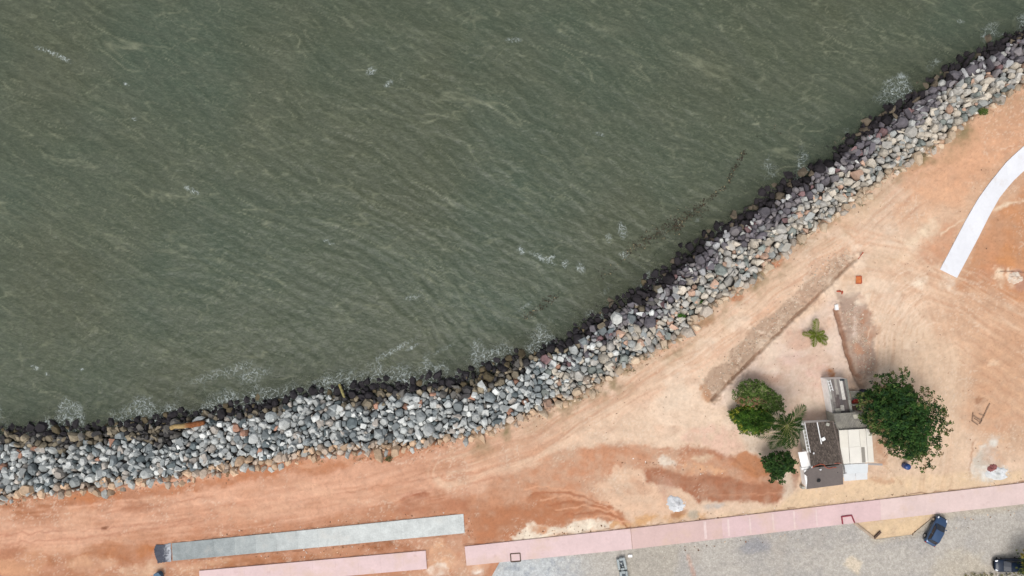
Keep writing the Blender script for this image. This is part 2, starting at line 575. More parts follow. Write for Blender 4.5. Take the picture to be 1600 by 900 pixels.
    line([(0, 850), (150, 838), (330, 812)], (186, 130, 104), 2.5, .6, 2)
    line([(0, 836), (160, 826), (230, 820), (300, 812)], (188, 132, 106), 2, .7, 1.5)
    line([(540, 770), (640, 752), (760, 735)], (186, 132, 104), 3, .6, 2)
    line([(560, 782), (700, 762), (790, 745)], (190, 134, 106), 3, .5, 2)
    blob(164, 824, 4, 4, (140, 90, 66), .9, 2, .4, .1)

    # --- middle: brown spread soil below the road
    patch([(735, 775), (800, 735), (880, 702), (950, 690), (1030, 694), (1070, 700), (1110, 704), (1135, 716), (1165, 706), (1182, 712), (1206, 742), (1230, 760), (1187, 770), (1125, 755), (1030, 745), (960, 735), (940, 760), (960, 800), (985, 818), (940, 826), (860, 832), (790, 846), (735, 852)], (200, 146, 114), 0.85, 6, 0.8, 0.25)
    patch([(740, 800), (830, 775), (930, 775), (975, 805), (990, 818), (940, 826), (850, 835), (735, 858)], (184, 124, 90), 0.8, 7, 1, 0.35)
    patch([(1006, 736), (1030, 731), (1075, 741), (1125, 747), (1187, 757), (1210, 748), (1230, 757), (1229, 773), (1211, 788), (1170, 785), (1100, 779), (1087, 782), (1064, 764), (1040, 758), (1012, 757)], (172, 116, 88), 0.9, 4, 0.55, 0.15)
    patch([(1150, 712), (1168, 704), (1184, 711), (1206, 742), (1180, 748), (1140, 728)], (196, 134, 94), 0.8, 3, .5, .1)
    patch([(1030, 697), (1075, 700), (1125, 706), (1150, 722), (1110, 716), (1060, 708)], (176, 120, 92), 0.7, 4, .7, .4)
    line([(1100, 774), (1160, 773), (1228, 770)], (206, 150, 118), 1.6, .7, 1, .2)
    line([(1140, 712), (1160, 728), (1182, 742)], (170, 116, 84), 2, .7, 1.5, .2)
    patch([(950, 735), (1000, 740), (1015, 760), (1062, 768), (1085, 785), (1060, 808), (1000, 814), (960, 800), (920, 760)], (226, 190, 162), 0.8, 7, 1.1, 0.4)
    blob(985, 765, 34, 12, (206, 164, 136), .6, 6, 1, .6)
    blob(1040, 765, 10, 20, (206, 160, 138), .6, 5, .8, .4)
    blob(1042, 720, 16, 6, (244, 234, 218), .95, 4, .7, .2)
    blob(1095, 718, 18, 4, (232, 206, 176), .8, 4, .7, .4)
    blob(1100, 735, 34, 6, (226, 178, 140), .7, 4, .9, .6, .2)
    patch([(800, 842), (815, 825), (840, 812), (866, 822), (880, 826), (900, 811), (925, 812), (950, 820), (946, 829), (860, 838)], (242, 228, 208), 0.95, 4, 0.8, 0.15)
    blob(845, 824, 16, 7, (204, 152, 118), .85, 4, .6, .2)
    patch([(950, 822), (1000, 808), (1060, 806), (1100, 800), (1100, 812), (1000, 822), (950, 828)], (214, 168, 122), 0.8, 4, .8, .5)
    blob(1085, 806, 9, 9, (184, 176, 160), .8, 3, .5, .2)
    blob(1064, 802, 12, 7, (176, 128, 92), .8, 3, .6, .2)
    blob(1115, 787, 20, 6, (196, 186, 178), .8, 4, .8, .4)
    for k in range(7):
        y0 = 765 + k * 8
        line([(820 + k * 12, y0), (850 + k * 16, y0 - 6), (900 + k * 14, y0 + 4), (950 + k * 6, y0 + 22)], (174, 112, 80) if k % 2 else (224, 170, 136), 2.6, .75, 1.2, .4, -.04)
    blob(820, 700, 70, 18, (204, 156, 126), .5, 14, 1, .4, -.4)
    streaks([(700, 740), (830, 695), (950, 628), (1080, 545), (1200, 455), (1320, 378)], 40, (238, 206, 178), (214, 164, 132), .6, 41, 3.0)
    # pale compacted sand
    patch([(1000, 650), (1090, 590), (1110, 625), (1140, 640), (1150, 690), (1080, 690), (1020, 672)], (238, 212, 188), 0.75, 16, 1.2, .3)
    patch([(1060, 690), (1090, 668), (1150, 668), (1162, 704), (1135, 714), (1105, 702)], (228, 190, 170), 0.7, 6, 1, .55)
    patch([(1110, 625), (1200, 545), (1300, 460), (1340, 600), (1350, 700), (1240, 700), (1150, 640)], (232, 208, 192), 0.85, 10, 0.9, .2)
    patch([(1150, 665), (1235, 690), (1242, 790), (1190, 715), (1165, 700)], (214, 196, 178), 0.8, 6, .7, .15)
    patch([(1220, 790), (1245, 765), (1400, 742), (1500, 740), (1600, 735), (1600, 756), (1400, 780), (1100, 812)], (232, 203, 168), 0.85, 6, .6, .15)
    patch([(1370, 560), (1430, 500), (1510, 560), (1505, 740), (1380, 745), (1360, 700), (1480, 650)], (230, 200, 172), 0.75, 14, 1, .2)
    for x, y, rx, ry, c, al in ((1245, 530, 22, 18, (214, 176, 154), .7), (1290, 505, 14, 12, (220, 184, 160), .7), (1240, 560, 40, 10, (222, 190, 176), .6), (1275, 590, 26, 18, (224, 184, 168), .5), (1196, 590, 36, 7, (206, 168, 148), .6), (1299, 585, 8, 6, (196, 134, 88), .9), (1374, 690, 12, 40, (206, 164, 134), .8), (1240, 745, 6, 20, (170, 128, 106), .7), (1378, 750, 22, 4, (200, 148, 112), .7)):
        blob(x, y, rx, ry, c, al, 4, .7, .4)
    line([(1262, 560), (1268, 600), (1272, 640)], (204, 164, 146), 1.5, .5, 1, .6)
    line([(1384, 730), (1410, 756)], (196, 158, 124), 1.2, .7, .8, .2)
    # --- trenches with spoil
    patch([(1336, 398), (1312, 398), (1296, 410), (1258, 440), (1215, 480), (1170, 525), (1128, 566), (1096, 592), (1092, 606), (1102, 624), (1113, 626), (1200, 540), (1262, 478), (1338, 406)], (188, 161, 139), 0.95, 2, 0.6, 0.2)
    for k in range(60):
        t = RNG.uniform(0, 1)
        bx, by = 1335 - 222 * t, 404 + 220 * t
        o = RNG.uniform(6, 32)
        blob(bx - o * .7, by - o * .7, RNG.uniform(2, 7), RNG.uniform(1.5, 4), (178, 146, 122) if k % 2 else (232, 208, 186), .7, 2, .8, .5, RNG.uniform(0, 3))
    blob(1100, 612, 8, 14, (196, 150, 116), .8, 3, .6, .4, -.4)
    patch([(1304, 452), (1345, 458), (1364, 488), (1370, 550), (1368, 588), (1338, 592), (1316, 530)], (180, 155, 139), 0.95, 2.5, 0.6, 0.2)
    for x, y, rx, ry, c in ((1354, 492, 10, 11, (190, 132, 98)), (1362, 522, 8, 14, (192, 136, 102)), (1345, 545, 12, 9, (198, 144, 112)), (1356, 572, 12, 8, (196, 152, 134)), (1349, 470, 6, 5, (190, 120, 96)), (1330, 600, 16, 14, (186, 140, 118)), (1344, 602, 10, 12, (178, 136, 112)), (1365, 590, 4, 10, (176, 150, 138)), (1335, 510, 6, 20, (226, 206, 192)), (1340, 480, 14, 10, (196, 172, 156))):
        blob(x, y, rx, ry, c, .6, 3, 1, .4)
    patch([(1320, 430), (1350, 424), (1358, 440), (1345, 455), (1310, 450)], (212, 176, 146), 0.8, 5, .6, .2)
    patch([(1345, 395), (1400, 400), (1390, 420), (1350, 420)], (214, 188, 162), 0.7, 8, 1, .4)
    for P, w, dep, c in ((TRENCH_A, 4.4, 0.28, (156, 126, 104)), (TRENCH_B, 7, 0.4, (150, 110, 88))):
        idx = np.nonzero((px > 1080) & (px < 1380) & (py > 380) & (py < 640))[0]
        d, t = line_sd(lx[idx] * .5 + px[idx] * .5, ly[idx] * .5 + py[idx] * .5, P)
        m = sstep(w / 2 + 1.2, w / 2 - 1.0, np.abs(d))
        Z[idx] -= dep * m
        rim = sstep(8, 2, np.abs(np.abs(d) - w / 2 - 3)) * 0.10
        Z[idx] += rim * (1 + n4[idx])
        mm = (m * 0.9)[:, None]
        col[idx] = col[idx] * (1 - mm) + D(*c) * mm
    # --- right: orange earth, tyre sweeps
    patch([(1400, 275), (1500, 205), (1600, 140), (1800, 20), (1800, 120), (1600, 225), (1560, 255), (1500, 320), (1460, 330)], (226, 174, 138), 0.8, 12, 1, .2)
    patch([(1480, 440), (1500, 434), (1550, 345), (1605, 275), (1800, 120), (1800, 480), (1600, 480), (1545, 465)], (203, 146, 106), 0.9, 8, .9, .2)
    patch([(1430, 390), (1480, 352), (1505, 340), (1470, 420), (1448, 412)], (208, 158, 126), 0.85, 8, .9, .25)
    patch([(1515, 560), (1600, 490), (1800, 480), (1800, 720), (1540, 700), (1508, 650)], (211, 168, 136), 0.8, 18, 1, .2)
    patch([(1400, 310), (1470, 290), (1500, 300), (1470, 345), (1420, 360), (1390, 345)], (226, 180, 146), 0.6, 14, 1, .3)
    for x, y, rx, ry, c, al in ((1452, 356, 16, 8, (242, 218, 190), .9), (1425, 375, 16, 8, (240, 216, 188), .8), (1435, 437, 16, 7, (246, 230, 208), .9), (1486, 441, 12, 8, (246, 232, 214), .95), (1476, 447, 14, 9, (238, 214, 190), .7), (1540, 432, 40, 12, (196, 144, 112), .8), (1560, 436, 6, 14, (240, 214, 186), .8), (1582, 434, 12, 9, (238, 210, 184), .8), (1592, 440, 12, 16, (186, 140, 120), .7),
                                (1582, 405, 26, 22, (208, 146, 98), .6), (1540, 400, 16, 30, (204, 146, 108), .5), (1590, 330, 20, 12, (210, 152, 110), .6), (1290, 350, 40, 20, (228, 178, 146), .6), (1340, 330, 40, 18, (238, 206, 176), .6), (1350, 470, 14, 6, (244, 226, 204), .7), (1410, 400, 30, 10, (232, 200, 170), .6),
                                (1552, 570, 10, 4, (238, 206, 176), .8), (1534, 627, 7, 4, (150, 100, 70), .9), (1580, 665, 34, 12, (206, 162, 132), .6), (1560, 690, 40, 8, (222, 180, 144), .5),
                                (1206, 408, 14, 8, (206, 112, 64), .9), (1147, 462, 12, 6, (202, 116, 70), .9), (1180, 440, 16, 6, (202, 150, 116), .6), (1100, 500, 14, 5, (196, 140, 104), .7), (1290, 420, 20, 6, (220, 176, 140), .4)):
        blob(x, y, rx, ry, c, al, 4, .8, .4, -.3)
    line([(1470, 365), (1500, 345), (1520, 338)], (242, 218, 190), 2.5, .8, 2, .3)
    line([(1552, 330), (1575, 318), (1604, 311)], (246, 224, 196), 4, .8, 2.5, .3)
    line([(1556, 426), (1600, 424)], (110, 78, 60), 1.5, .8, .8, .4)
    streaks(SWIRL, 55, (242, 216, 192), (198, 152, 122), .38, 60, 2.6)
    streaks(SWIRL2, 60, (242, 214, 188), (204, 160, 130), .30, 70, 2.6)
    streaks([(1340, 395), (1440, 420), (1560, 490), (1700, 560)], 50, (240, 208, 178), (200, 150, 118), .38, 80, 3)
    for k in range(14):
        r = 42 + k * 7 + RNG.uniform(-2, 2)
        a0 = RNG.uniform(2.6, 3.3)
        P = [(1462 + r * 0.8 * math.cos(t), 560 + r * 1.15 * math.sin(t) * -1) for t in np.linspace(a0, a0 - RNG.uniform(.8, 1.6), 9)]
        line(P, (244, 220, 196) if k % 3 else (200, 156, 128), 1.8, .5, .9, .6, -.02)
    for k in range(10):
        y0 = 505 + k * 13
        line([(1480 + k * 3, y0 - 20), (1530 + k * 4, y0 + 14), (1610, y0 + 60)], (234, 192, 156) if k % 2 else (190, 142, 112), 2, .4, 1.2, .6)
    # white spill by the pavement
    patch([(1518, 726), (1526, 708), (1545, 686), (1562, 692), (1548, 704), (1560, 716), (1580, 730), (1576, 752), (1540, 760), (1520, 745)], (226, 220, 210), 0.9, 5, 1, .4)
    blob(1556, 742, 20, 11, (238, 238, 236), .9, 4, .8, .25)
    blob(1535, 716, 12, 12, (196, 182, 166), .6, 4, 1, .5)
    line([(1521, 690), (1517, 720), (1516, 745)], (186, 142, 112), 2, .7, 1.2, .3)
    # broad browner and paler mottles
    lf = sstep(760, 560, px + 60 * n2)
    blend(sstep(.1, .7, fbm(px / 55, py / 22, 61, 4)) * .45 * lf, D(196, 142, 110))
    blend(sstep(.2, .8, fbm(px / 60, py / 20, 62, 4)) * .40 * lf, D(230, 184, 154))
    mid = sstep(880, 960, px) * sstep(1480, 1380, px) * sstep(705, 665, py)
    blend(sstep(.15, .75, fbm(px / 48, py / 30, 63, 4)) * .45 * mid, D(243, 222, 200))
    blend(sstep(.25, .8, fbm(px / 40, py / 26, 64, 4)) * .35 * mid, D(212, 172, 146))
    rt = sstep(1440, 1540, px)
    blend(sstep(.15, .7, fbm(px / 50, py / 34, 65, 4)) * .4 * rt, D(202, 156, 124))
    # soil caught at the top of the rocks
    e = sstep(-0.55, 0.02, s) * sstep(0.2, 0.05, s)
    blend(e * (0.35 + 0.5 * n3) * sstep(640, 760, px), D(176, 150, 122))
    blend(e * np.clip(n2 + 0.4 * n3 - 0.15, 0, 1) * 0.9 * sstep(560, 660, px), D(128, 116, 84))
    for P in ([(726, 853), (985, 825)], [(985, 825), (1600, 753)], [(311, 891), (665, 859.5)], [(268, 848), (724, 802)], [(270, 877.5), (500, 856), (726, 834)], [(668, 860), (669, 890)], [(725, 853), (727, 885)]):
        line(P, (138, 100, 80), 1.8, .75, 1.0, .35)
    # sand pocket by the kerb
    patch([(1340, 816), (1465, 800), (1428, 838), (1366, 846)], (226, 198, 162), 0.95, 2, .3, .15)
    # tonal break-up of the whole land
    tone = 1 + 0.06 * n2 + 0.065 * n3 + 0.055 * n4 + 0.04 * n1
    col *= tone[:, None]
    speck = fbm(px / 2.2, py / 2.2, 31, 2)
    sm = sstep(0.62, 0.9, speck) * sstep(0.0, 0.7, n2 + .3) * 0.35
    blend(sm * .6, D(150, 108, 82))
    blend(sstep(0.8, 1.0, fbm(px / 2.0, py / 2.0, 37, 1)) * sstep(0.1, 0.7, -n2 + .2) * 0.3, D(246, 228, 208))
    # sea bed and sea wall core; near black paints shade into the rock gaps
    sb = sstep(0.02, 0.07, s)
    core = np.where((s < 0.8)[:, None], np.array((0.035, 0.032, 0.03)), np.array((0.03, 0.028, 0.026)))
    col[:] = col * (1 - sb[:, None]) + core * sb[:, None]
    g_ = col.mean(axis=1, keepdims=True)
    col = np.clip(g_ + (col - g_) * 0.96, 0.01, 0.85) * np.array((1.0, 0.985, 0.955))
    # relief of the land, flattened under street and slabs
    land = sstep(0.02, -0.05, s)
    flat = sstep(-4, 14, poly_sd(px, py, COBBLE_PX)) * sstep(892, 850, py + (px - 300) * 0.11) 
    Z += land * flat * (0.05 * n2 + 0.03 * n3 + 0.02 * n4)
    Z += land * 0.16 * np.exp(-((px - 1195) / 30) ** 2 - ((py - 752) / 18) ** 2)
    Z -= land * (1 - flat) * 0.03
    V = np.stack([X, Y, Z], axis=1)
    me = np_mesh('ground', V, grid_faces(nx, ny), col)
    o = link_mesh('ground', me, M['soil'], None, True)
    tag(o, 'reddish and sandy bare earth with tyre tracks between the sea wall and the street', 'ground', kind='structure')


make_ground()


# ------------------------------------------------------------------ sea
def make_sea():
    xs = axis(-84, 84, 0.2, 2600)
    ys = axis(-30, 50, 0.2, 2600)
    nx, ny = len(xs), len(ys)
    X, Y = np.meshgrid(xs, ys)
    X, Y = X.ravel(), Y.ravel()
    px, py = X / MPP + 800, 450 - Y / MPP
    s = band(X, Y)
    dw, _ = line_sd(X, Y, WATER_W)
    wx = X + 2 * fbm(X / 18, Y / 18, 101, 2)
    wy = Y + 2 * fbm(X / 18, Y / 18, 102, 2)
    Z = np.zeros(len(X))
    r = np.random.default_rng(5)
    for lam, amp, n in ((9.0, 0.03, 3), (4.5, 0.025, 5), (2.2, 0.03, 6), (1.2, 0.022, 6)):
        for k in range(n):
            th = math.radians(62 + r.normal(0, 17))        # crests run from upper left to lower right
            l = lam * r.uniform(0.75, 1.3)
            ph = (wx * math.cos(th) + wy * math.sin(th)) * 2 * PI / l + r.uniform(0, 6.28)
            Z += amp / n ** 0.5 * (1 - 2 * np.abs(np.sin(ph / 2))) * (0.6 + 0.8 * vnoise(X / (l * 4), Y / (l * 4), int(k + lam * 10)))
    Z += 0.03 * fbm(X / 0.7, Y / 0.7, 103, 2)
    near = sstep(0.2, 3.0, dw)
    Z *= (0.35 + 0.65 * near)
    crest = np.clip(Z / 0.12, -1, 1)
    line_ = np.zeros(len(X))
    for th, lu, lv, wd, sd_, am in ((-0.50, 16, 3.6, .05, 120, 1.0), (-0.38, 9, 1.9, .08, 130, .9), (0.22, 6, 1.4, .09, 140, .6), (-0.25, 4, .9, .12, 150, .6)):
        u = wx * math.cos(th) + wy * math.sin(th)
        v = -wx * math.sin(th) + wy * math.cos(th)
        v = v + 0.45 * fbm(u / 7, v / 3, sd_ + 5, 2)
        q = np.abs(fbm(u / lu, v / lv, sd_, 2))
        line_ = np.maximum(line_, am * sstep(wd, 0.0, q) * np.clip(0.15 + 1.5 * fbm(u / (lu * .5), v / (lv * 1.5), sd_ + 2, 3), 0, 1))
    line_ *= (0.5 + 0.7 * vnoise(X / 0.5, Y / 0.5, 160))
    # foam: shore wash, whitecaps
    wash = sstep(3.6, 0.0, dw + 1.9 * fbm(X / 2.6, Y / 4.2, 104, 3)) * sstep(-0.35, 0.5, fbm(X / 4.5, Y / 4.5, 105, 3) + np.interp(px, [0, 420, 760, 900], [.75, .62, 0.1, -.5]))
    foam = np.clip(wash, 0, 1) * 0.85

    def cap(x, y, rx, ry, rot, a):
        c, n = math.cos(rot), math.sin(rot)
        u = ((px - x) * c + (py - y) * n) / rx
        v = (-(px - x) * n + (py - y) * c) / ry
        return .66 * a * np.exp(-(u * u + v * v) ** 1.5)
    for q in ((65, 74, 32, 3.5, .42, .9), (82, 83, 10, 3, .45, 1.6), (40, 66, 6, 2, .4, 1.2), (195, 179, 5, 2, .4, 1.2), (181, 123, 5, 2, .3, 1.2), (286, 293, 14, 4, .5, .9), (574, 102, 9, 6, -.5, .85), (602, 122, 8, 5, -.6, .8), (803, 52, 12, 4, 0, .75),
              (848, 402, 22, 5, .45, 1.0), (860, 403, 10, 4, -.5, 1.1), (815, 390, 8, 6, 1, .9), (885, 412, 5, 7, .2, 1.1), (910, 418, 6, 9, -.3, 1.4), (977, 358, 7, 13, -.2, 1.05), (955, 370, 5, 8, -.2, .8), (980, 397, 8, 6, 0, .8),
              (605, 553, 44, 5, -.5, .75), (640, 545, 12, 3, -.5, .9), (690, 548, 20, 3, -.45, .6), (640, 465, 14, 4, -.2, .6), (385, 590, 30, 12, -.3, .6), (505, 376, 10, 3, .4, .9), (35, 578, 8, 3, .5, 1.0), (53, 588, 5, 2, .4, .9), (110, 581, 4, 2, 0, .9), (1520, 22, 6, 3, .2, .9), (1575, 40, 26, 3, .25, .6), (940, 203, 10, 3, .3, .6),
              (320, 590, 44, 8, -.3, .5), (360, 580, 30, 10, -.4, .6), (768, 560, 10, 14, .2, .9), (670, 580, 26, 8, -.2, .7), (490, 606, 18, 9, 0, .7), (820, 480, 20, 3, -.6, .4)):
        foam = np.maximum(foam, cap(*q))
    foam = np.clip(foam, 0, 1.5) * sstep(-3.0, -0.5, dw)
    tint = fbm(X / 16, Y / 16, 110, 3)
    bed = slope_z(s) - 0.5
    depth = np.clip(WATER - bed + Z, 0, 6)
    opac = 1 - np.exp(-depth * 1.05) * 0.97
    ydark = np.clip((py - 0) / 650, 0, 1)
    V = np.stack([X, Y, Z + WATER], axis=1)
    me = np_mesh('sea', V, grid_faces(nx, ny), None, {'foam': foam, 'crest': crest, 'tint': tint, 'opac': opac, 'lines': line_})
    m = bpy.data.materials.new('murky_sea_water')
    m.use_nodes = True
    nt = m.node_tree
    b = nt.nodes['Principled BSDF']
    L = nt.links.new

    def node(t, **kw):
        n = nt.nodes.new(t)
        for k, v in kw.items():
            n.inputs[k.replace('_', ' ')].default_value = v
        return n

    def attr(nm):
        n = nt.nodes.new('ShaderNodeAttribute')
        n.attribute_name = nm
        return n.outputs['Fac']

    def mix(f, a, c):
        n = nt.nodes.new('ShaderNodeMix')
        n.data_type = 'RGBA'
        for sck, val in ((0, f), (6, a), (7, c)):
            if isinstance(val, tuple): n.inputs[sck].default_value = (*val, 1)
            elif isinstance(val, (int, float)): n.inputs[sck].default_value = val
            else: L(val, n.inputs[sck])
        return n.outputs[2]

    def mr(v, a, c, d=0.0, e=1.0):
        n = nt.nodes.new('ShaderNodeMapRange')
        L(v, n.inputs['Value'])
        for i, q in zip(('From Min', 'From Max', 'To Min', 'To Max'), (a, c, d, e)): n.inputs[i].default_value = q
        return n.outputs[0]

    def math_(op, a, c):
        n = nt.nodes.new('ShaderNodeMath')
        n.operation = op
        for i, q in enumerate((a, c)):
            if isinstance(q, (int, float)): n.inputs[i].default_value = q
            else: L(q, n.inputs[i])
        return n.outputs[0]
    tc = nt.nodes.new('ShaderNodeTexCoord')

    def streak(rot, sx, sy, scale, det=4, dis=0.5):
        mp = nt.nodes.new('ShaderNodeMapping')
        mp.inputs['Rotation'].default_value = (0, 0, -rot)
        L(tc.outputs['Object'], mp.inputs['Vector'])
        m2 = nt.nodes.new('ShaderNodeMapping')
        m2.inputs['Scale'].default_value = (sx, sy, 1)
        L(mp.outputs[0], m2.inputs['Vector'])
        n = node('ShaderNodeTexNoise', Scale=scale, Detail=det, Roughness=0.62, Distortion=dis)
        L(m2.outputs[0], n.inputs['Vector'])
        return n.outputs['Fac']
    t = mr(attr('tint'), -0.8, 0.8)
    c0 = mix(t, S(80, 92, 77), S(86, 91, 73))
    s1 = streak(-0.28, 0.55, 1.4, 2.3, 5)      # short strokes
    s2 = streak(-0.47, 0.22, 1.0, 0.8, 6, 1.6)     # long crests
    s5 = streak(-0.1, 0.4, 1.0, 0.16, 3)
    s3 = streak(0.34, 0.6, 1.4, 4.2, 4)
    s4 = streak(-0.3, 0.5, 1.2, 0.32, 4)
    c1 = mix(mr(s4, 0.42, 0.65, 0, 0.35), c0, S(106, 110, 94))  # light and dark strokes paint in the wave shading from here on
    c1 = mix(mr(s1, 0.50, 0.70, 0, 0.32), c1, S(120, 128, 106))
    c1 = mix(math_('MULTIPLY', mr(s2, 0.53, 0.70, 0, 0.4), mr(s5, 0.40, 0.62)), c1, S(132, 137, 112))
    c1 = mix(mr(attr('lines'), 0.0, 1.1, 0, 0.46), c1, S(166, 168, 140))
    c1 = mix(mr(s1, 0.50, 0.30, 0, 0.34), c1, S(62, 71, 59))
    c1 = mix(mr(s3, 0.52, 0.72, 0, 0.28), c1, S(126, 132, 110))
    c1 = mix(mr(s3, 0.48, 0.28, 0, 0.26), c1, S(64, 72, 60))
    c1 = mix(mr(attr('crest'), 0.35, 1.0, 0, 0.22), c1, S(130, 134, 113))  # crests lightened, troughs darkened in colour to stand in for wave shading
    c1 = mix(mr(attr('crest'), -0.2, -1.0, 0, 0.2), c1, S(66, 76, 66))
    # foam filaments
    wn_ = node('ShaderNodeTexNoise', Scale=0.8, Detail=4)
    L(tc.outputs['Object'], wn_.inputs['Vector'])
    vm = nt.nodes.new('ShaderNodeVectorMath')
    vm.operation = 'MULTIPLY_ADD'
    L(wn_.outputs['Color'], vm.inputs[0])
    vm.inputs[1].default_value = (2.2, 2.2, 0)
    L(tc.outputs['Object'], vm.inputs[2])
    vo = nt.nodes.new('ShaderNodeTexVoronoi')
    vo.feature = 'DISTANCE_TO_EDGE'
    vo.inputs['Scale'].default_value = 1.7
    L(vm.outputs[0], vo.inputs['Vector'])
    fil = mr(vo.outputs['Distance'], 0.13, 0.0)
    spk = node('ShaderNodeTexNoise', Scale=3.4, Detail=4, Roughness=0.7)
    L(tc.outputs['Object'], spk.inputs['Vector'])
    sp = mr(spk.outputs['Fac'], 0.38, 0.60)
    fo = attr('foam')
    web = math_('MULTIPLY', math_('MULTIPLY', fil, sp), mr(fo, 0.06, 0.5))
    solid = math_('MULTIPLY', mr(fo, 0.85, 1.3), mr(spk.outputs['Fac'], 0.3, 0.5))
    haze_ = math_('MULTIPLY', mr(fo, 0.1, 0.9), 0.10)
    ff = nt.nodes.new('ShaderNodeClamp')
    L(math_('ADD', math_('MAXIMUM', math_('MULTIPLY', web, 0.95), solid), haze_), ff.inputs[0])
    c2 = mix(ff.outputs[0], c1, S(196, 206, 204))
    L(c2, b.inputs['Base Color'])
    b.inputs['Roughness'].default_value = 0.22
    b.inputs['Specular IOR Level'].default_value = 0.3
    b.inputs['IOR'].default_value = 1.33
    bn = node('ShaderNodeTexNoise', Scale=2.4, Detail=5)
    L(tc.outputs['Object'], bn.inputs['Vector'])
    bp = node('ShaderNodeBump', Strength=1.0, Distance=0.06)
    L(math_('ADD', bn.outputs['Fac'], math_('MULTIPLY', s1, 1.2)), bp.inputs['Height'])
    L(bp.outputs[0], b.inputs['Normal'])
    tr = nt.nodes.new('ShaderNodeBsdfTransparent')
    tr.inputs[0].default_value = (0.62, 0.72, 0.62, 1)
    ms = nt.nodes.new('ShaderNodeMixShader')
    cl = nt.nodes.new('ShaderNodeClamp')
    L(math_('MAXIMUM', attr('opac'), ff.outputs[0]), cl.inputs[0])
    L(cl.outputs[0], ms.inputs[0])
    L(tr.outputs[0], ms.inputs[1])
    L(b.outputs[0], ms.inputs[2])
    L(ms.outputs[0], nt.nodes['Material Output'].inputs['Surface'])
    o = link_mesh('sea', me, m, None, True)
    tag(o, 'murky olive green sea with small wind waves and foam along the rocks', 'sea', kind='structure')


make_sea()


# ------------------------------------------------------------------ sea wall of rocks
def hull_mesh(name, seed, n=18, box=0.55):
    r = random.Random(seed)
    bm = bmesh.new()
    for _ in range(n):
        v = Vector((r.gauss(0, 1), r.gauss(0, 1), r.gauss(0, 1))).normalized()
        m = max(abs(v.x), abs(v.y), abs(v.z))
        v = v * (1 - box) + v / m * box * 0.8
        bm.verts.new(v * r.uniform(0.84, 1.10))
    g = bmesh.ops.convex_hull(bm, input=bm.verts)
    bmesh.ops.delete(bm, geom=[v for v in bm.verts if not v.link_faces], context='VERTS')
    bmesh.ops.recalc_face_normals(bm, faces=bm.faces)
    me = bpy.data.meshes.new(name)
    bm.to_mesh(me)
    bm.free()
    return me


def mesh_arrays(me):
    v = np.empty(len(me.vertices) * 3, dtype=np.float32)
    me.vertices.foreach_get('co', v)
    me.calc_loop_triangles()
    f = np.empty(len(me.loop_triangles) * 3, dtype=np.int32)
    me.loop_triangles.foreach_get('vertices', f)
    return v.reshape(-1, 3), f.reshape(-1, 3)


def rot_matrix(r):
    return Matrix.Rotation(r.uniform(0, 2 * PI), 3, 'Z') @ Matrix.Rotation(r.gauss(0, 0.35), 3, 'X') @ Matrix.Rotation(r.gauss(0, 0.35), 3, 'Y')


def rock_colour(x, y, s, r, nz):
    px = x / MPP + 800
    right = min(1, max(0, (px + nz * 90 - 830) / 160))
    u = r.random()
    if r.random() < right:
        if s > 0.83 + 0.08 * nz: c = (46, 42, 45) if u < .84 else (104, 94, 80)
        elif s > 0.56 + 0.22 * nz:
            c = (120, 115, 120) if u < .34 else (142, 136, 137) if u < .58 else (98, 93, 98) if u < .72 else (176, 176, 176) if u < .86 else (206, 206, 200) if u < .93 else (140, 112, 112)
        elif s > 0.07:
            c = (206, 196, 180) if u < .38 else (190, 186, 178) if u < .62 else (170, 172, 168) if u < .76 else (218, 212, 200) if u < .86 else (204, 170, 148) if u < .93 else (142, 148, 142)
        else: c = (204, 182, 156) if u < .6 else (190, 178, 164)
    else:
        if s > 0.91 + 0.08 * nz: c = (50, 47, 50) if u < .84 else (98, 88, 68)
        elif s > (0.74 if px < 260 else 0.82) + 0.2 * nz: c = (132, 122, 104) if u < .35 else (112, 109, 104) if u < .6 else (160, 148, 126) if u < .78 else (74, 72, 72)
        elif s > 0.14 + 0.08 * nz:
            c = (196, 199, 196) if u < .32 else (168, 173, 172) if u < .52 else (142, 149, 150) if u < .64 else (222, 224, 220) if u < .80 else (112, 122, 124) if u < .89 else (192, 184, 174) if u < .985 else (190, 146, 124)
        else: c = (210, 180, 150) if u < .5 else (196, 178, 160) if u < .78 else (190, 190, 184)
    k = r.uniform(0.74, 1.28)
    return S(c[0], c[1], c[2], k)


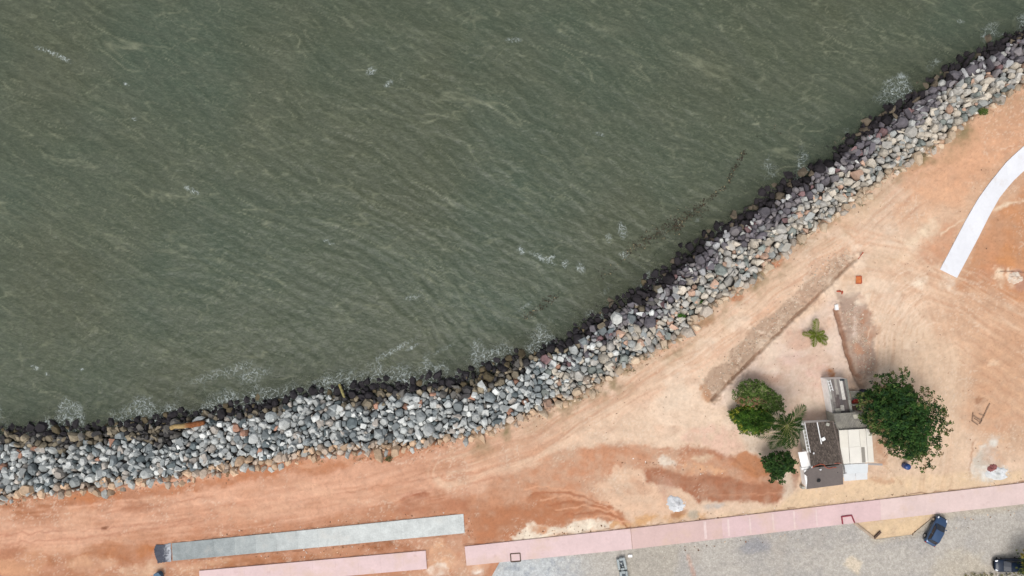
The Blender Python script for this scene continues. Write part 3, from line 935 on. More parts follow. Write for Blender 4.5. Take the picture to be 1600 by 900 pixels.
def make_revetment():
    r = random.Random(3)
    root = empty('rock_sea_wall', (0, 0, 0), 0, 'long sloping sea wall of piled grey, cream and purple boulders along the water', 'sea wall')
    # parametrise the band by both edges
    def resample(P, n):
        P = np.asarray(P)
        d = np.r_[0, np.cumsum(np.hypot(*np.diff(P, axis=0).T))]
        t = np.linspace(0, d[-1], n)
        return np.stack([np.interp(t, d, P[:, 0]), np.interp(t, d, P[:, 1])], 1)
    N = 330000
    x = RNG.uniform(-88, 88, N)
    y = RNG.uniform(-36, 54, N)
    s = band(x, y)
    wob = 0.05 * fbm(x / 3, y / 3, 205, 3)
    ok = (s > -0.03 + wob) & (s < 1.05 + 2.2 * wob)
    x, y, s = x[ok], y[ok], s[ok]
    nzv = fbm(x / 7, y / 7, 200, 3)
    nzb = fbm(x / 1.2, y / 1.2, 201, 3)
    cell = 1.2
    gridd = {}
    placed = []

    def fits(xx, yy, rad, k):
        ci, cj = int(xx // cell), int(yy // cell)
        for i in range(ci - 2, ci + 3):
            for j in range(cj - 2, cj + 3):
                for (a, b, q) in gridd.get((i, j), ()):
                    if (a - xx) ** 2 + (b - yy) ** 2 < (k * (q + rad)) ** 2: return False
        return True
    cursor = 0
    for lo, hi, want, k in ((0.62, 0.86, 150, 0.90), (0.46, 0.62, 700, 0.84), (0.34, 0.46, 1600, 0.80), (0.23, 0.34, 2150, 0.78), (0.15, 0.23, 800, 0.78)):
        got = 0
        for tries in range(want * 14):
            i = cursor % len(x)
            cursor += 1
            rad = r.uniform(lo, hi)
            if lo < 0.2 and s[i] > 1.02: continue
            if lo > 0.7 and nzb[i] < -0.35: continue
            if fits(x[i], y[i], rad, k):
                gridd.setdefault((int(x[i] // cell), int(y[i] // cell)), []).append((x[i], y[i], rad))
                placed.append((x[i], y[i], s[i], rad, nzv[i]))
                got += 1
                if got >= want: break
    inview = [p for p in placed if abs(p[0]) < 69.5 and abs(p[1]) < 39.0 and p[2] < 1.02]
    inview.sort(key=lambda p: -p[3])
    big = set(id(p) for p in inview[:300])
    hulls = [hull_mesh('boulder', 100 + k, 12 + k % 6, 0.3 + 0.5 * (k % 4) / 3) for k in range(28)]
    smalls = [mesh_arrays(hull_mesh('small_stone', 300 + k, 11 + k % 4, 0.5)) for k in range(16)]
    mids = [mesh_arrays(h) for h in hulls]
    def cell_rock(X_, Y_, rad):
        """faceted boulder that fills its share of the pile"""
        n0 = r.choice((4, 5, 5, 6, 6, 7))
        a0 = r.uniform(0, 6.28)
        st_, ang = r.uniform(1.1, 1.9), r.uniform(0, PI)
        poly = []
        for k in range(n0):
            t = a0 + 2 * PI * (k + r.uniform(-.25, .25)) / n0
            q_ = r.uniform(1.15, 1.6) * rad
            u, v = q_ * math.cos(t) * st_ ** .5, q_ * math.sin(t) / st_ ** .5
            poly.append((u * math.cos(ang) - v * math.sin(ang), u * math.sin(ang) + v * math.cos(ang)))
        ci, cj = int(X_ // cell), int(Y_ // cell)
        for i in range(ci - 2, ci + 3):
            for j in range(cj - 2, cj + 3):
                for (a, b, q) in gridd.get((i, j), ()):
                    dx, dy = a - X_, b - Y_
                    d2 = dx * dx + dy * dy
                    if d2 < 1e-9 or d2 > 9: continue
                    lim = (d2 + rad * rad - q * q) / 2 * 1.05
                    out = []
                    for k in range(len(poly)):
                        p0, p1 = poly[k], poly[(k + 1) % len(poly)]
                        s0, s1 = p0[0] * dx + p0[1] * dy - lim, p1[0] * dx + p1[1] * dy - lim
                        if s0 <= 0: out.append(p0)
                        if (s0 < 0) != (s1 < 0) and s0 != s1:
                            t = s0 / (s0 - s1)
                            out.append((p0[0] + (p1[0] - p0[0]) * t, p0[1] + (p1[1] - p0[1]) * t))
                    poly = out
                    if len(poly) < 3: return None
        # merge short edges so that few, firm edges remain
        m = []
        for q in poly:
            if not m or math.hypot(q[0] - m[-1][0], q[1] - m[-1][1]) > .58 * rad: m.append(q)
        if len(m) > 3 and math.hypot(m[0][0] - m[-1][0], m[0][1] - m[-1][1]) < .5 * rad: m.pop()
        if len(m) < 3: return None
        cx, cy = sum(q[0] for q in m) / len(m), sum(q[1] for q in m) / len(m)
        h = rad * r.uniform(.7, 1.25)
        tx, ty = r.gauss(0, .34), r.gauss(0, .34)
        ox, oy = r.gauss(0, .10) * rad, r.gauss(0, .10) * rad
        vs = []
        for (k, z, jit) in ((.95, -.75 * h, .04), (1.0, r.uniform(-.1, .15) * h, .05), (r.uniform(.55, .78), r.uniform(.6, .8) * h, .12)):
            for q in m:
                kk = k * (1 + r.uniform(-jit, jit))
                x_, y_ = cx + (q[0] - cx) * kk, cy + (q[1] - cy) * kk
                if z > .5 * h: x_, y_ = x_ + ox, y_ + oy
                vs.append((x_, y_, z + (tx * x_ + ty * y_) * (1 if z > -.2 * h else .3) + r.uniform(-.06, .06) * h))
        ax = cx + ox + r.gauss(0, .12) * rad
        ay = cy + oy + r.gauss(0, .12) * rad
        vs.append((ax, ay, h * r.choice((.7, .74, .78, .95, 1.05)) + tx * ax + ty * ay))
        n = len(m)
        fs = []
        for k in range(n):
            k2 = (k + 1) % n
            for b_ in (0, n):
                fs.append((b_ + k, b_ + k2, b_ + n + k2))
                fs.append((b_ + k, b_ + n + k2, b_ + n + k))
            fs.append((2 * n + k, 2 * n + k2, 3 * n))
        return np.array(vs), np.array(fs)
    Vs, Fs, Cs, base = [], [], [], 0
    for p in placed:
        X_, Y_, s_, rad, nz = p
        z = float(slope_z(np.array(s_))) - .12 + r.uniform(-0.26, 0.26) * min(1, rad / .4) - (0.10 if rad < 0.3 else 0)
        c = rock_colour(X_, Y_, s_, r, nz)
        g = cell_rock(X_, Y_, rad)
        if g is None:
            v, f = smalls[0]
            v = v * rad
        else:
            v, f = g
        if id(p) in big:
            me = np_mesh('boulder', v, f)
            me.materials.append(M['rock'])
            o = bpy.data.objects.new('boulder', me)
            o.location = (X_, Y_, z)
            o.color = (*c, 1)
            C.objects.link(o)
            o.parent = root
        else:
            vv = v + np.array((X_, Y_, z))
            Vs.append(vv)
            Fs.append(f + base)
            base += len(vv)
            Cs.append(np.tile(np.array(c), (len(vv), 1)))
    # stones thrown on top of the pile
    shards = [mesh_arrays(hull_mesh('shard', 700 + k, 8 + k % 4, .25 + .15 * (k % 3))) for k in range(24)]
    for k in range(1700):
        p = placed[r.randrange(len(placed))]
        if p[2] > 1.0 or p[2] < .02: continue
        rad = r.choice((.25, .3, .35, .42, .5, .58)) * r.uniform(.8, 1.2)
        v, f = r.choice(shards)
        Mx = rot_matrix(r) @ Matrix.Diagonal(Vector((rad * r.uniform(1.1, 1.7), rad * r.uniform(.8, 1.05), rad * r.uniform(.6, .9))))
        vv = v @ np.array(Mx).T + np.array((p[0] + r.uniform(-.5, .5), p[1] + r.uniform(-.5, .5), float(slope_z(np.array(p[2]))) + r.uniform(.12, .4)))
        Vs.append(vv)
        Fs.append(f + base)
        base += len(vv)
        Cs.append(np.tile(np.array(rock_colour(p[0], p[1], p[2], r, p[4])), (len(vv), 1)))
    me = np_mesh('small_boulders', np.concatenate(Vs), np.concatenate(Fs), np.concatenate(Cs))
    o = link_mesh('small_boulders', me, M['rock_col'], root)
    o['kind'] = 'stuff'
    return placed


ROCKS = make_revetment()

# logs washed onto the rocks
def log(name, p, q, rad, c0, c1, label, cat):
    p, q = Vector(p), Vector(q)
    mb = MB()
    n = 9
    r = random.Random(int(p.x * 10))
    pts = [p.lerp(q, k / (n - 1)) + Vector((r.uniform(-1, 1), r.uniform(-1, 1), r.uniform(-.5, .5))) * rad * 0.25 for k in range(n)]
    mb.tube([v - p for v in pts], [rad * r.uniform(0.8, 1.15) * (0.75 + 0.25 * math.sin(PI * k / (n - 1))) for k in range(n)], 9)
    o = mb.build(name, M['driftwood'], None, False)
    o.location = p
    a = o.data.color_attributes.new('Col', 'FLOAT_COLOR', 'POINT')
    L = (q - p).length
    for i, v in enumerate(o.data.vertices):
        t = min(1, max(0, (v.co.length / L - 0.42) / 0.12))
        a.data[i].color = (*[c0[k] * (1 - t) + c1[k] * t for k in range(3)], 1)
    return tag(o, label, cat)


log('driftwood_log', at(267, 668, -1.35), at(319, 661, -1.25), 0.40, S(176, 150, 104), S(138, 86, 52), 'driftwood log, pale at one end and rust brown at the other, on dark wet rocks', 'log')
log('timber_post', at(530, 600, -1.9), at(538, 621, -1.15), 0.2, S(160, 150, 96), S(166, 156, 104), 'mossy yellow timber post sticking out of the rocks into the sea', 'post')


# ------------------------------------------------------------------ street, pavement, concrete paths
def make_street():
    m = bpy.data.materials.new('granite_setts')
    m.use_nodes = True
    nt = m.node_tree
    L = nt.links.new
    b = nt.nodes['Principled BSDF']
    b.inputs['Roughness'].default_value = 0.9
    b.inputs['Specular IOR Level'].default_value = 0.15
    tc = nt.nodes.new('ShaderNodeTexCoord')
    mp = nt.nodes.new('ShaderNodeMapping')
    mp.inputs['Rotation'].default_value = (0, 0, 0.5)
    L(tc.outputs['Object'], mp.inputs['Vector'])
    vo = nt.nodes.new('ShaderNodeTexVoronoi')
    vo.inputs['Scale'].default_value = 5.2
    L(mp.outputs[0], vo.inputs['Vector'])
    ve = nt.nodes.new('ShaderNodeTexVoronoi')
    ve.feature = 'DISTANCE_TO_EDGE'
    ve.inputs['Scale'].default_value = 5.2
    L(mp.outputs[0], ve.inputs['Vector'])
    cr = nt.nodes.new('ShaderNodeSeparateColor')
    L(vo.outputs['Color'], cr.inputs[0])
    vc = nt.nodes.new('ShaderNodeVertexColor')
    vc.layer_name = 'Col'

    def scale(c, v, a, d, e, f):
        r = nt.nodes.new('ShaderNodeMapRange')
        L(v, r.inputs['Value'])
        for i, q in zip(('From Min', 'From Max', 'To Min', 'To Max'), (a, d, e, f)): r.inputs[i].default_value = q
        s = nt.nodes.new('ShaderNodeVectorMath')
        s.operation = 'SCALE'
        L(c, s.inputs[0])
        L(r.outputs[0], s.inputs['Scale'])
        return s.outputs[0]
    n1 = nt.nodes.new('ShaderNodeTexNoise')
    n1.inputs['Scale'].default_value = 1.6
    n1.inputs['Detail'].default_value = 6
    n1.inputs['Roughness'].default_value = 0.7
    L(tc.outputs['Object'], n1.inputs['Vector'])
    c = scale(vc.outputs['Color'], cr.outputs[0], 0, 1, 0.87, 1.12)
    c = scale(c, ve.outputs['Distance'], 0.0, 0.09, 0.84, 1.02)
    c = scale(c, n1.outputs['Fac'], 0.3, 0.7, 0.80, 1.16)
    L(c, b.inputs['Base Color'])
    bp = nt.nodes.new('ShaderNodeBump')
    bp.inputs['Distance'].default_value = 0.03
    L(ve.outputs['Distance'], bp.inputs['Height'])
    L(bp.outputs[0], b.inputs['Normal'])
    # sheet as a fine grid clipped to the outline
    st = 0.25
    x0, x1, y0, y1 = -22, 96, -74, -29
    xs, ys = np.arange(x0, x1, st), np.arange(y0, y1, st)
    X, Y = np.meshgrid(xs, ys)
    X, Y = X.ravel(), Y.ravel()
    px, py = X / MPP + 800, 450 - Y / MPP
    d = poly_sd(px, py, COBBLE_PX)
    F = grid_faces(len(xs), len(ys))
    ins_ = d < 0
    F = F[ins_[F].any(axis=1)]
    e_ = .05
    gx = (poly_sd(px + e_, py, COBBLE_PX) - poly_sd(px - e_, py, COBBLE_PX)) / (2 * e_)
    gy = (poly_sd(px, py + e_, COBBLE_PX) - poly_sd(px, py - e_, COBBLE_PX)) / (2 * e_)
    mv = np.where((d > 0) & (d < 6), d, 0)
    px, py = px - mv * gx, py - mv * gy
    X, Y = (px - 800) * MPP, (450 - py) * MPP
    n2 = fbm(px / 40, py / 40, 301, 4)
    n3 = fbm(px / 8, py / 8, 302, 3)
    col = np.empty((len(X), 3))
    col[:] = np.array(S(195, 188, 178))
    def bl(m, c): col[:] = col * (1 - np.clip(m, 0, 1)[:, None]) + np.array(c) * np.clip(m, 0, 1)[:, None]
    bl(sstep(-.3, .6, n2) * .45, S(200, 194, 184))
    bl(sstep(.1, -.7, n2) * .5, S(178, 174, 169))
    pw = sstep(960, 850, px + 20 * n2) * sstep(862, 876, py + px * 0.0)
    bl(pw * .75, S(208, 214, 216))
    bl(sstep(.05, .6, n3 + .3 * n2) * pw * .6, S(160, 166, 174))
    bl(sstep(14, -3, poly_sd(px + 4 * n3, py + 4 * n3, [(985, 862), (1060, 855), (1050, 900), (970, 905)])) * .45, S(186, 176, 158))
    bl(sstep(8, -3, poly_sd(px + 5 * n3, py + 5 * n3, [(1165, 848), (1195, 842), (1205, 854), (1180, 860), (1160, 858)])) * .6, S(146, 148, 156))
    bl(sstep(3, -2, poly_sd(px + 2 * n3, py + 2 * n3, [(1331, 869), (1348, 880), (1340, 897), (1318, 882)])) * .9, S(228, 212, 188))
    dl, _ = line_sd(px, py, [(1074, 868), (1080, 885), (1088, 910)])
    bl(sstep(4, 1.5, np.abs(dl) + n3) * .7, S(206, 168, 150))
    dl, _ = line_sd(px, py, [(1366, 842), (1427, 834), (1464, 806), (1600, 789)])
    bl(sstep(12, 0, np.abs(dl) + 3 * n3) * .5, S(198, 184, 160))
    bl(sstep(0.15, 0.7, fbm(px / 60, py / 60, 305, 3)) * .35, S(196, 182, 166))
    dl2 = sstep(30, 5, np.hypot(px - 1500, (py - 905) * 1.0) - 30 + 8 * n3)
    bl(dl2 * .5, S(206, 194, 172))
    Z = 0.012 + 0.012 * n2
    me = np_mesh('cobbled_street', np.stack([X, Y, Z], 1), F, col)
    bm = bmesh.new()
    bm.from_mesh(me)
    bmesh.ops.delete(bm, geom=[v for v in bm.verts if not v.link_faces], context='VERTS')
    bm.to_mesh(me)
    bm.free()
    o = link_mesh('cobbled_street', me, m, None, True)
    tag(o, 'grey cobbled street patched with sand below the pink pavement', 'street', kind='structure')


make_street()


def strip(name, label, cat, top, bot, n, matn, colour_of, z1, z0=-0.12, gap=0.003):
    """a paved strip between two pixel polylines, divided into n slabs"""
    root = empty(name, (0, 0, 0), 0, label, cat, kind='structure')
    def samp(P, t):
        P = np.asarray(P, float)
        d = np.r_[0, np.cumsum(np.hypot(*np.diff(P, axis=0).T))]
        return np.interp(t * d[-1], d, P[:, 0]), np.interp(t * d[-1], d, P[:, 1])
    for i in range(n):
        pts = []
        t0, t1 = i / n, (i + 1) / n
        for P, ts in ((top, (t0, (t0 + t1) / 2, t1)), (bot, (t1, (t0 + t1) / 2, t0))):
            for t in ts:
                a = samp(P, t)
                pts.append(at(a[0], a[1], z1))
        c = sum(pts, Vector()) / 6
        pts = [c + (p - c) * (1 - gap / max((p - c).length, .1)) for p in pts]
        mb = MB()
        mb.prism([(p.x - c.x, p.y - c.y) for p in pts], z0, z1)
        o = mb.build('slab', M[matn], root, False, 0.004)
        o.location = (c.x, c.y, 0)
        o.color = (*colour_of((t0 + t1) / 2, i), 1)
    return root


rr = random.Random(21)
def pinkish(t, i): 
    k = rr.uniform(.985, 1.01)
    return S(234, 207, 205, k)
strip('pink_pavement', 'short pale pink pavement strip at the lower edge, left of the sandy gap', 'pavement',
      [(311, 892), (665, 860.5)], [(312, 920), (667, 889)], 10, 'pink', pinkish, 0.12)
strip('pink_pavement', 'clean pink pavement strip with a square pit, between sandy gap and dusty strip', 'pavement',
      [(726, 854), (985, 826)], [(729, 884), (988, 858)], 8, 'pink', pinkish, 0.12)
def dusty(t, i):
    k = rr.uniform(.98, 1.015)
    if t < .17: return S(222, 192, 186, k)
    if t < .48: return S(230, 200, 199, k)
    return S(232, 208, 202, k)
LONG = strip('pink_pavement', 'long dusty pink pavement strip passing below the house to the far side', 'pavement',
      [(985.6, 826), (1600, 754.5), (1800, 730)], [(988.6, 858), (1325, 818.5), (1600, 787.5), (1800, 765)], 23, 'pink', dusty, 0.11)
def grey(t, i):
    c0, c1 = (160, 167, 167), (214, 218, 215)
    q = min(1, max(0, (t - .15) / .38)) ** .8
    k = rr.uniform(.98, 1.02)
    return S(*[c0[j] * (1 - q) + c1[j] * q for j in range(3)], k)
strip('concrete_path', 'straight grey concrete path slab strip lying in the red dirt', 'path',
      [(268, 849), (500, 826), (724, 803)], [(270, 876.5), (500, 855), (726, 833)], 14, 'concrete', grey, 0.12)
strip('concrete_path', 'curved bright white concrete path on orange earth', 'path',
      [(1469, 421), (1510, 343), (1527, 313), (1547, 285), (1573, 253), (1600, 228), (1680, 165)],
      [(1495.5, 434), (1528, 373), (1547, 335), (1563, 307), (1583, 283), (1600, 267), (1665, 212)], 12, 'white_conc', lambda t, i: S(242, 243, 247, rr.uniform(.98, 1.02)), 0.13)


# pale mortar bands across the long pavement
for x, y0, y1, w in ((1099, 815, 842, 4), (1136, 811, 838, 3), (1170, 807, 834, 2.5), (1206, 803, 829, 2.5), (1239, 799, 826, 2.5), (1274, 796, 822, 2)):
    q = [at(x, y0, .11), at(x + w, y0 - .4, .11), at(x + w + 2, y1 - .4, .11), at(x + 2, y1, .11)]
    o = MB().prism(q, .10, .114).build('mortar_band', M['pink'], LONG)
    o.color = (*S(237, 214, 209), 1)


# ------------------------------------------------------------------ vegetation
def leaf_clumps(cent, cols, n, L, Wd, seed, tilt=(0.15, 0.7), up=0.0):
    """cent (m,3), cols (m,3): rosettes of n leaves, each a folded diamond of 4 triangles"""
    r = np.random.default_rng(seed)
    m = len(cent)
    a = (np.arange(n)[None, :] * 2 * PI / n + r.uniform(0, 2 * PI, (m, 1)) + r.normal(0, 0.25, (m, n))).ravel()
    t = r.uniform(*tilt, m * n) * np.where(r.random(m * n) < up, -1, 1)
    l = (L * r.uniform(0.65, 1.15, (m, n)) * r.uniform(.8, 1.2, (m, 1))).ravel()
    w = l * Wd * r.uniform(.85, 1.15, m * n)
    base = np.repeat(cent, n, axis=0) + r.normal(0, L * .12, (m * n, 3)) * np.array((1, 1, .6))
    d = np.stack([np.cos(a) * np.cos(t), np.sin(a) * np.cos(t), -np.sin(t)], 1)
    sd = np.stack([-np.sin(a), np.cos(a), np.zeros_like(a)], 1)
    upv = np.cross(d, sd)
    upv *= np.sign(upv[:, 2:3] + 1e-9)
    p0 = base
    mid = base + d * (l * .58)[:, None] - upv * (l * .05)[:, None]
    p1 = mid + sd * (w / 2)[:, None] + upv * (l * .10)[:, None]
    p2 = mid - sd * (w / 2)[:, None] + upv * (l * .10)[:, None]
    p3 = base + d * l[:, None] - upv * (l * .16)[:, None]
    V = np.stack([p0, p1, p3, p2, mid], 1).reshape(-1, 3)
    k = np.arange(m * n)[:, None] * 5
    F = np.concatenate([k + np.array([0, 4, 1]), k + np.array([4, 2, 1]), k + np.array([0, 3, 4]), k + np.array([4, 3, 2])], 0)
    cc = np.repeat(cols, n, axis=0) * r.uniform(.9, 1.75, (m * n, 1))
    return V, F, np.repeat(cc, 5, axis=0)


def crown_points(P, zbase, ztop, n, sp, seed, edge=20.0, shell=0.6, cz=None):
    """points in a domed crown whose plan outline is the pixel polygon P"""
    r = np.random.default_rng(seed)
    P = np.asarray(P, float)
    zc = cz if cz is not None else (zbase + ztop) / 2
    x = r.uniform(P[:, 0].min(), P[:, 0].max(), n * 30)
    y = r.uniform(P[:, 1].min(), P[:, 1].max(), n * 30)
    d = -poly_sd(x + 4 * fbm(x / 9, y / 9, seed, 3), y + 4 * fbm(x / 9, y / 9, seed + 1, 3), P)
    ok = d > 0
    x, y, d = x[ok], y[ok], d[ok]
    e = np.clip(d / edge, 0, 1)
    lump = 0.5 + 0.5 * fbm(x / 14, y / 14, seed + 2, 2)
    top = zbase + (ztop - zbase) * (0.30 + 0.70 * np.sqrt(1 - (1 - e) ** 2)) * (0.80 + 0.25 * lump)
    bot = zbase + (ztop - zbase) * 0.25 * (1 - e) 
    u = r.random(len(x)) ** shell
    z = bot + (top - bot) * np.clip(u, 0, 1)
    k = MPP * (H - zc) / H
    pts = np.stack([(x - 800) * k, (450 - y) * k, z], 1)
    out, g, dd = [], {}, []
    for i in range(len(pts)):
        key = tuple((pts[i] / sp).astype(int))
        if g.get(key, 0) >= 1: continue
        g[key] = 1
        out.append(i)
        if len(out) >= n: break
    return pts[out], d[out], u[out], lump[out]


def tree(name, label, cat, base, crown_c, limbs, rad, V, F, cc, fork=0.4, bark='bark', group=None):
    root = empty(name, base, 0, label, cat, group)
    b = Vector(base)
    mb = MB()
    f = b.lerp(Vector(crown_c), fork)
    f.z = b.z + (crown_c[2] - b.z) * fork
    q = [(0, 0, -.2), (f - b) * .5 + Vector((.06, -.05, 0)), (f - b)]
    mb.tube(q, [rad * 1.25, rad, rad * .85], 9)
    for t in limbs:
        t = Vector(t) - b
        s = f - b
        mdl = s.lerp(t, .5) + Vector((0, 0, .25 * (t - s).length * .4))
        mb.tube([s, mdl, t], [rad * .6, rad * .36, rad * .12], 6)
        for j in range(3):
            e = t + Vector((random.uniform(-1, 1), random.uniform(-1, 1), random.uniform(-.1, .5))) * (t - s).length * .35
            mb.tube([mdl.lerp(t, .35 + .2 * j), e], [rad * .22, rad * .06], 5)
    mb.build('trunk', M[bark], root, True)
    me = np_mesh('crown', V - np.array(base), F, cc)
    link_mesh('crown', me, M['leaf'], root)
    return root


def mixcol(m, seed, pal):
    r = np.random.default_rng(seed)
    pal = np.array(pal)
    w = pal[:, 3] / pal[:, 3].sum()
    i = r.choice(len(pal), m, p=w)
    return pal[i, :3].copy()


# big tree beside the house
def pz(L, ox, oy, k): return [(ox + a / k, oy + b / k) for a, b in L]
BIG = pz([(25, 260), (90, 205), (130, 185), (175, 110), (220, 65), (340, 45), (405, 55), (455, 130), (455, 190), (495, 230), (520, 195), (600, 200), (645, 280), (700, 320), (722, 370), (738, 500), (700, 545), (660, 570), (695, 610), (675, 700), (640, 760), (610, 812), (540, 845), (485, 805), (430, 745), (330, 755), (305, 705), (230, 620), (190, 555), (150, 540), (130, 490), (60, 420), (35, 330)], 1340, 570, 5)
pts, d, u, lump = crown_points(BIG, 2.4, 7.2, 4600, 0.32, 51, 30, 0.5, 5.0)
pxs, pys = pts[:, 0] / (MPP * (H - 5.0) / H) + 800, 450 - pts[:, 1] / (MPP * (H - 5.0) / H)
thin = np.where((pxs > 1438) | (pys < 604), 0.24, 0.95)
thin = np.where((pxs > 1438) & (pxs < 1446) & (pys < 675), 0.12, thin)
thin = np.where(d < 14, thin * np.where(pxs > 1400, 0.42, 0.75), thin)
thin = np.where((d > 32) & (pxs > 1436), 0.62, thin)
keep = np.random.default_rng(1).random(len(pts)) < thin
pts, d, u, lump = pts[keep], d[keep], u[keep], lump[keep]
cols = mixcol(len(pts), 4, [(.022, .050, .014, 5), (.030, .066, .016, 4), (.015, .036, .014, 3), (.05, .085, .022, 2)])
_r = np.random.default_rng(91)
_x, _y = _r.uniform(1345, 1495, 5000), _r.uniform(568, 745, 5000)
_d = poly_sd(_x, _y, BIG)
_k = (_d > 0) & (_d < 4) & (_r.random(5000) < .05) & ((_x > 1415) | (_y < 600))
_q = MPP * (H - 4.2) / H
ext = np.stack([(_x[_k] - 800) * _q, (450 - _y[_k]) * _q, _r.uniform(3.6, 4.8, _k.sum())], 1)
pts, d, lump, cols = np.concatenate([pts, ext]), np.r_[d, np.zeros(len(ext))], np.r_[lump, np.full(len(ext), .5)], np.concatenate([cols, mixcol(len(ext), 92, [(.06, .09, .03, 1), (.045, .08, .025, 1)])])
rim = np.clip(1 - d / 22, 0, 1) * np.where(pts[:, 0] > 51, 1, .5)
warm = mixcol(len(pts), 5, [(.09, .10, .035, 3), (.11, .085, .04, 2), (.07, .10, .03, 3)])
mk = np.random.default_rng(2).random(len(pts)) < rim * .75
cols[mk] = warm[mk]
cols *= (0.8 + .4 * lump)[:, None]
V, F, cc = leaf_clumps(pts, cols, 7, 0.36, 0.48, 6)
bt = at(1402, 646, 0)
tops = [pts[i] * np.array((1, 1, .72)) for i in np.random.default_rng(8).choice(len(pts), 26, replace=False)]
tree('almond_tree', 'large dark green broad crowned tree beside the cream roof, thinning out to single leaf rosettes', 'tree', bt, (bt.x + .2, bt.y - .2, 5.0), tops, 0.27, V, F, cc, .42)

# two bushes left of the palm
UP = pz([(78, 200), (100, 130), (150, 90), (240, 70), (320, 80), (370, 130), (430, 170), (465, 240), (490, 270), (470, 320), (400, 330), (300, 300), (250, 300), (160, 275), (110, 250)], 1130, 580, 5)
pts, d, u, lump = crown_points(UP, .9, 3.6, 1500, 0.21, 61, 14, .6, 2.2)
keep = np.random.default_rng(3).random(len(pts)) < np.where(d < 5, .45, .82)
pts, lump, d = pts[keep], lump[keep], d[keep]
cols = mixcol(len(pts), 9, [(.085, .13, .032, 4), (.12, .16, .055, 3), (.055, .095, .022, 3), (.16, .16, .08, 1)]) * (0.8 + .4 * lump)[:, None]
brown = (np.hypot((pts[:, 0] - at(1172, 626, 2.2).x) / 1.9, (pts[:, 1] - at(1172, 626, 2.2).y) / .7) < 1) & (np.random.default_rng(4).random(len(pts)) < .45)
cols[brown] = np.array((.20, .12, .07))
V, F, cc = leaf_clumps(pts, cols, 6, .27, .5, 10)
bt = at(1178, 623, 0)
tree('leafy_bush', 'grey green bush with a dry brown patch, above the bright green bush', 'bush', bt, (bt.x, bt.y, 2.3), [pts[i] for i in range(0, len(pts), len(pts) // 12)], .11, V, F, cc, .35)
LO = pz([(62, 345), (100, 310), (150, 285), (230, 278), (300, 290), (350, 310), (385, 370), (370, 430), (320, 470), (270, 492), (200, 480), (150, 470), (130, 430), (100, 390)], 1130, 580, 5)
pts, d, u, lump = crown_points(LO, .6, 3.3, 1500, 0.2, 62, 16, .5, 2.0)
cols = mixcol(len(pts), 12, [(.042, .09, .014, 5), (.06, .115, .018, 4), (.03, .066, .014, 4), (.09, .13, .03, 1)]) * (0.75 + .5 * lump)[:, None]
tip = (d < 5) & (np.random.default_rng(5).random(len(pts)) < .35)
cols[tip] = np.array((.19, .20, .03))
_r = np.random.default_rng(93)
_x, _y = _r.uniform(1138, 1210, 3000), _r.uniform(630, 682, 3000)
_d = poly_sd(_x, _y, LO)
_k = (_d > -1) & (_d < 4) & (_r.random(3000) < .2)
_q = MPP * (H - 1.5) / H
ext = np.stack([(_x[_k] - 800) * _q, (450 - _y[_k]) * _q, _r.uniform(.7, 1.9, _k.sum())], 1)
pts, cols = np.concatenate([pts, ext]), np.concatenate([cols, mixcol(len(ext), 94, [(.06, .10, .02, 1), (.12, .14, .03, 1)])])
V, F, cc = leaf_clumps(pts, cols, 6, .26, .5, 13)
bt = at(1172, 652, 0)
tree('leafy_bush', 'dense bright green bush with yellowish tips beside the coconut palm', 'bush', bt, (bt.x, bt.y, 2.0), [pts[i] for i in range(0, len(pts), len(pts) // 12)], .12, V, F, cc, .35)
# small dark tree
DK = pz([(300, 660), (340, 665), (370, 635), (400, 650), (440, 640), (470, 660), (520, 640), (545, 680), (565, 720), (555, 770), (520, 800), (480, 815), (490, 870), (460, 875), (430, 840), (400, 870), (360, 830), (350, 790), (310, 745), (300, 700)], 1130, 580, 5)
pts, d, u, lump = crown_points(DK, 1.0, 3.8, 520, 0.26, 63, 13, .6, 2.4)
keep = np.random.default_rng(6).random(len(pts)) < np.where(d < 5, .5, .95)
pts, lump = pts[keep], lump[keep]
cols = mixcol(len(pts), 14, [(.026, .055, .015, 5), (.04, .075, .02, 3), (.018, .04, .014, 3)]) * (0.75 + .5 * lump)[:, None]
V, F, cc = leaf_clumps(pts, cols, 7, .36, .55, 15)
bt = at(1214, 726, 0)
tree('small_tree', 'small dark green tree at the lower left corner of the house', 'tree', bt, (bt.x, bt.y, 2.4), [pts[i] for i in range(0, len(pts), max(1, len(pts) // 12))], .1, V, F, cc, .4)


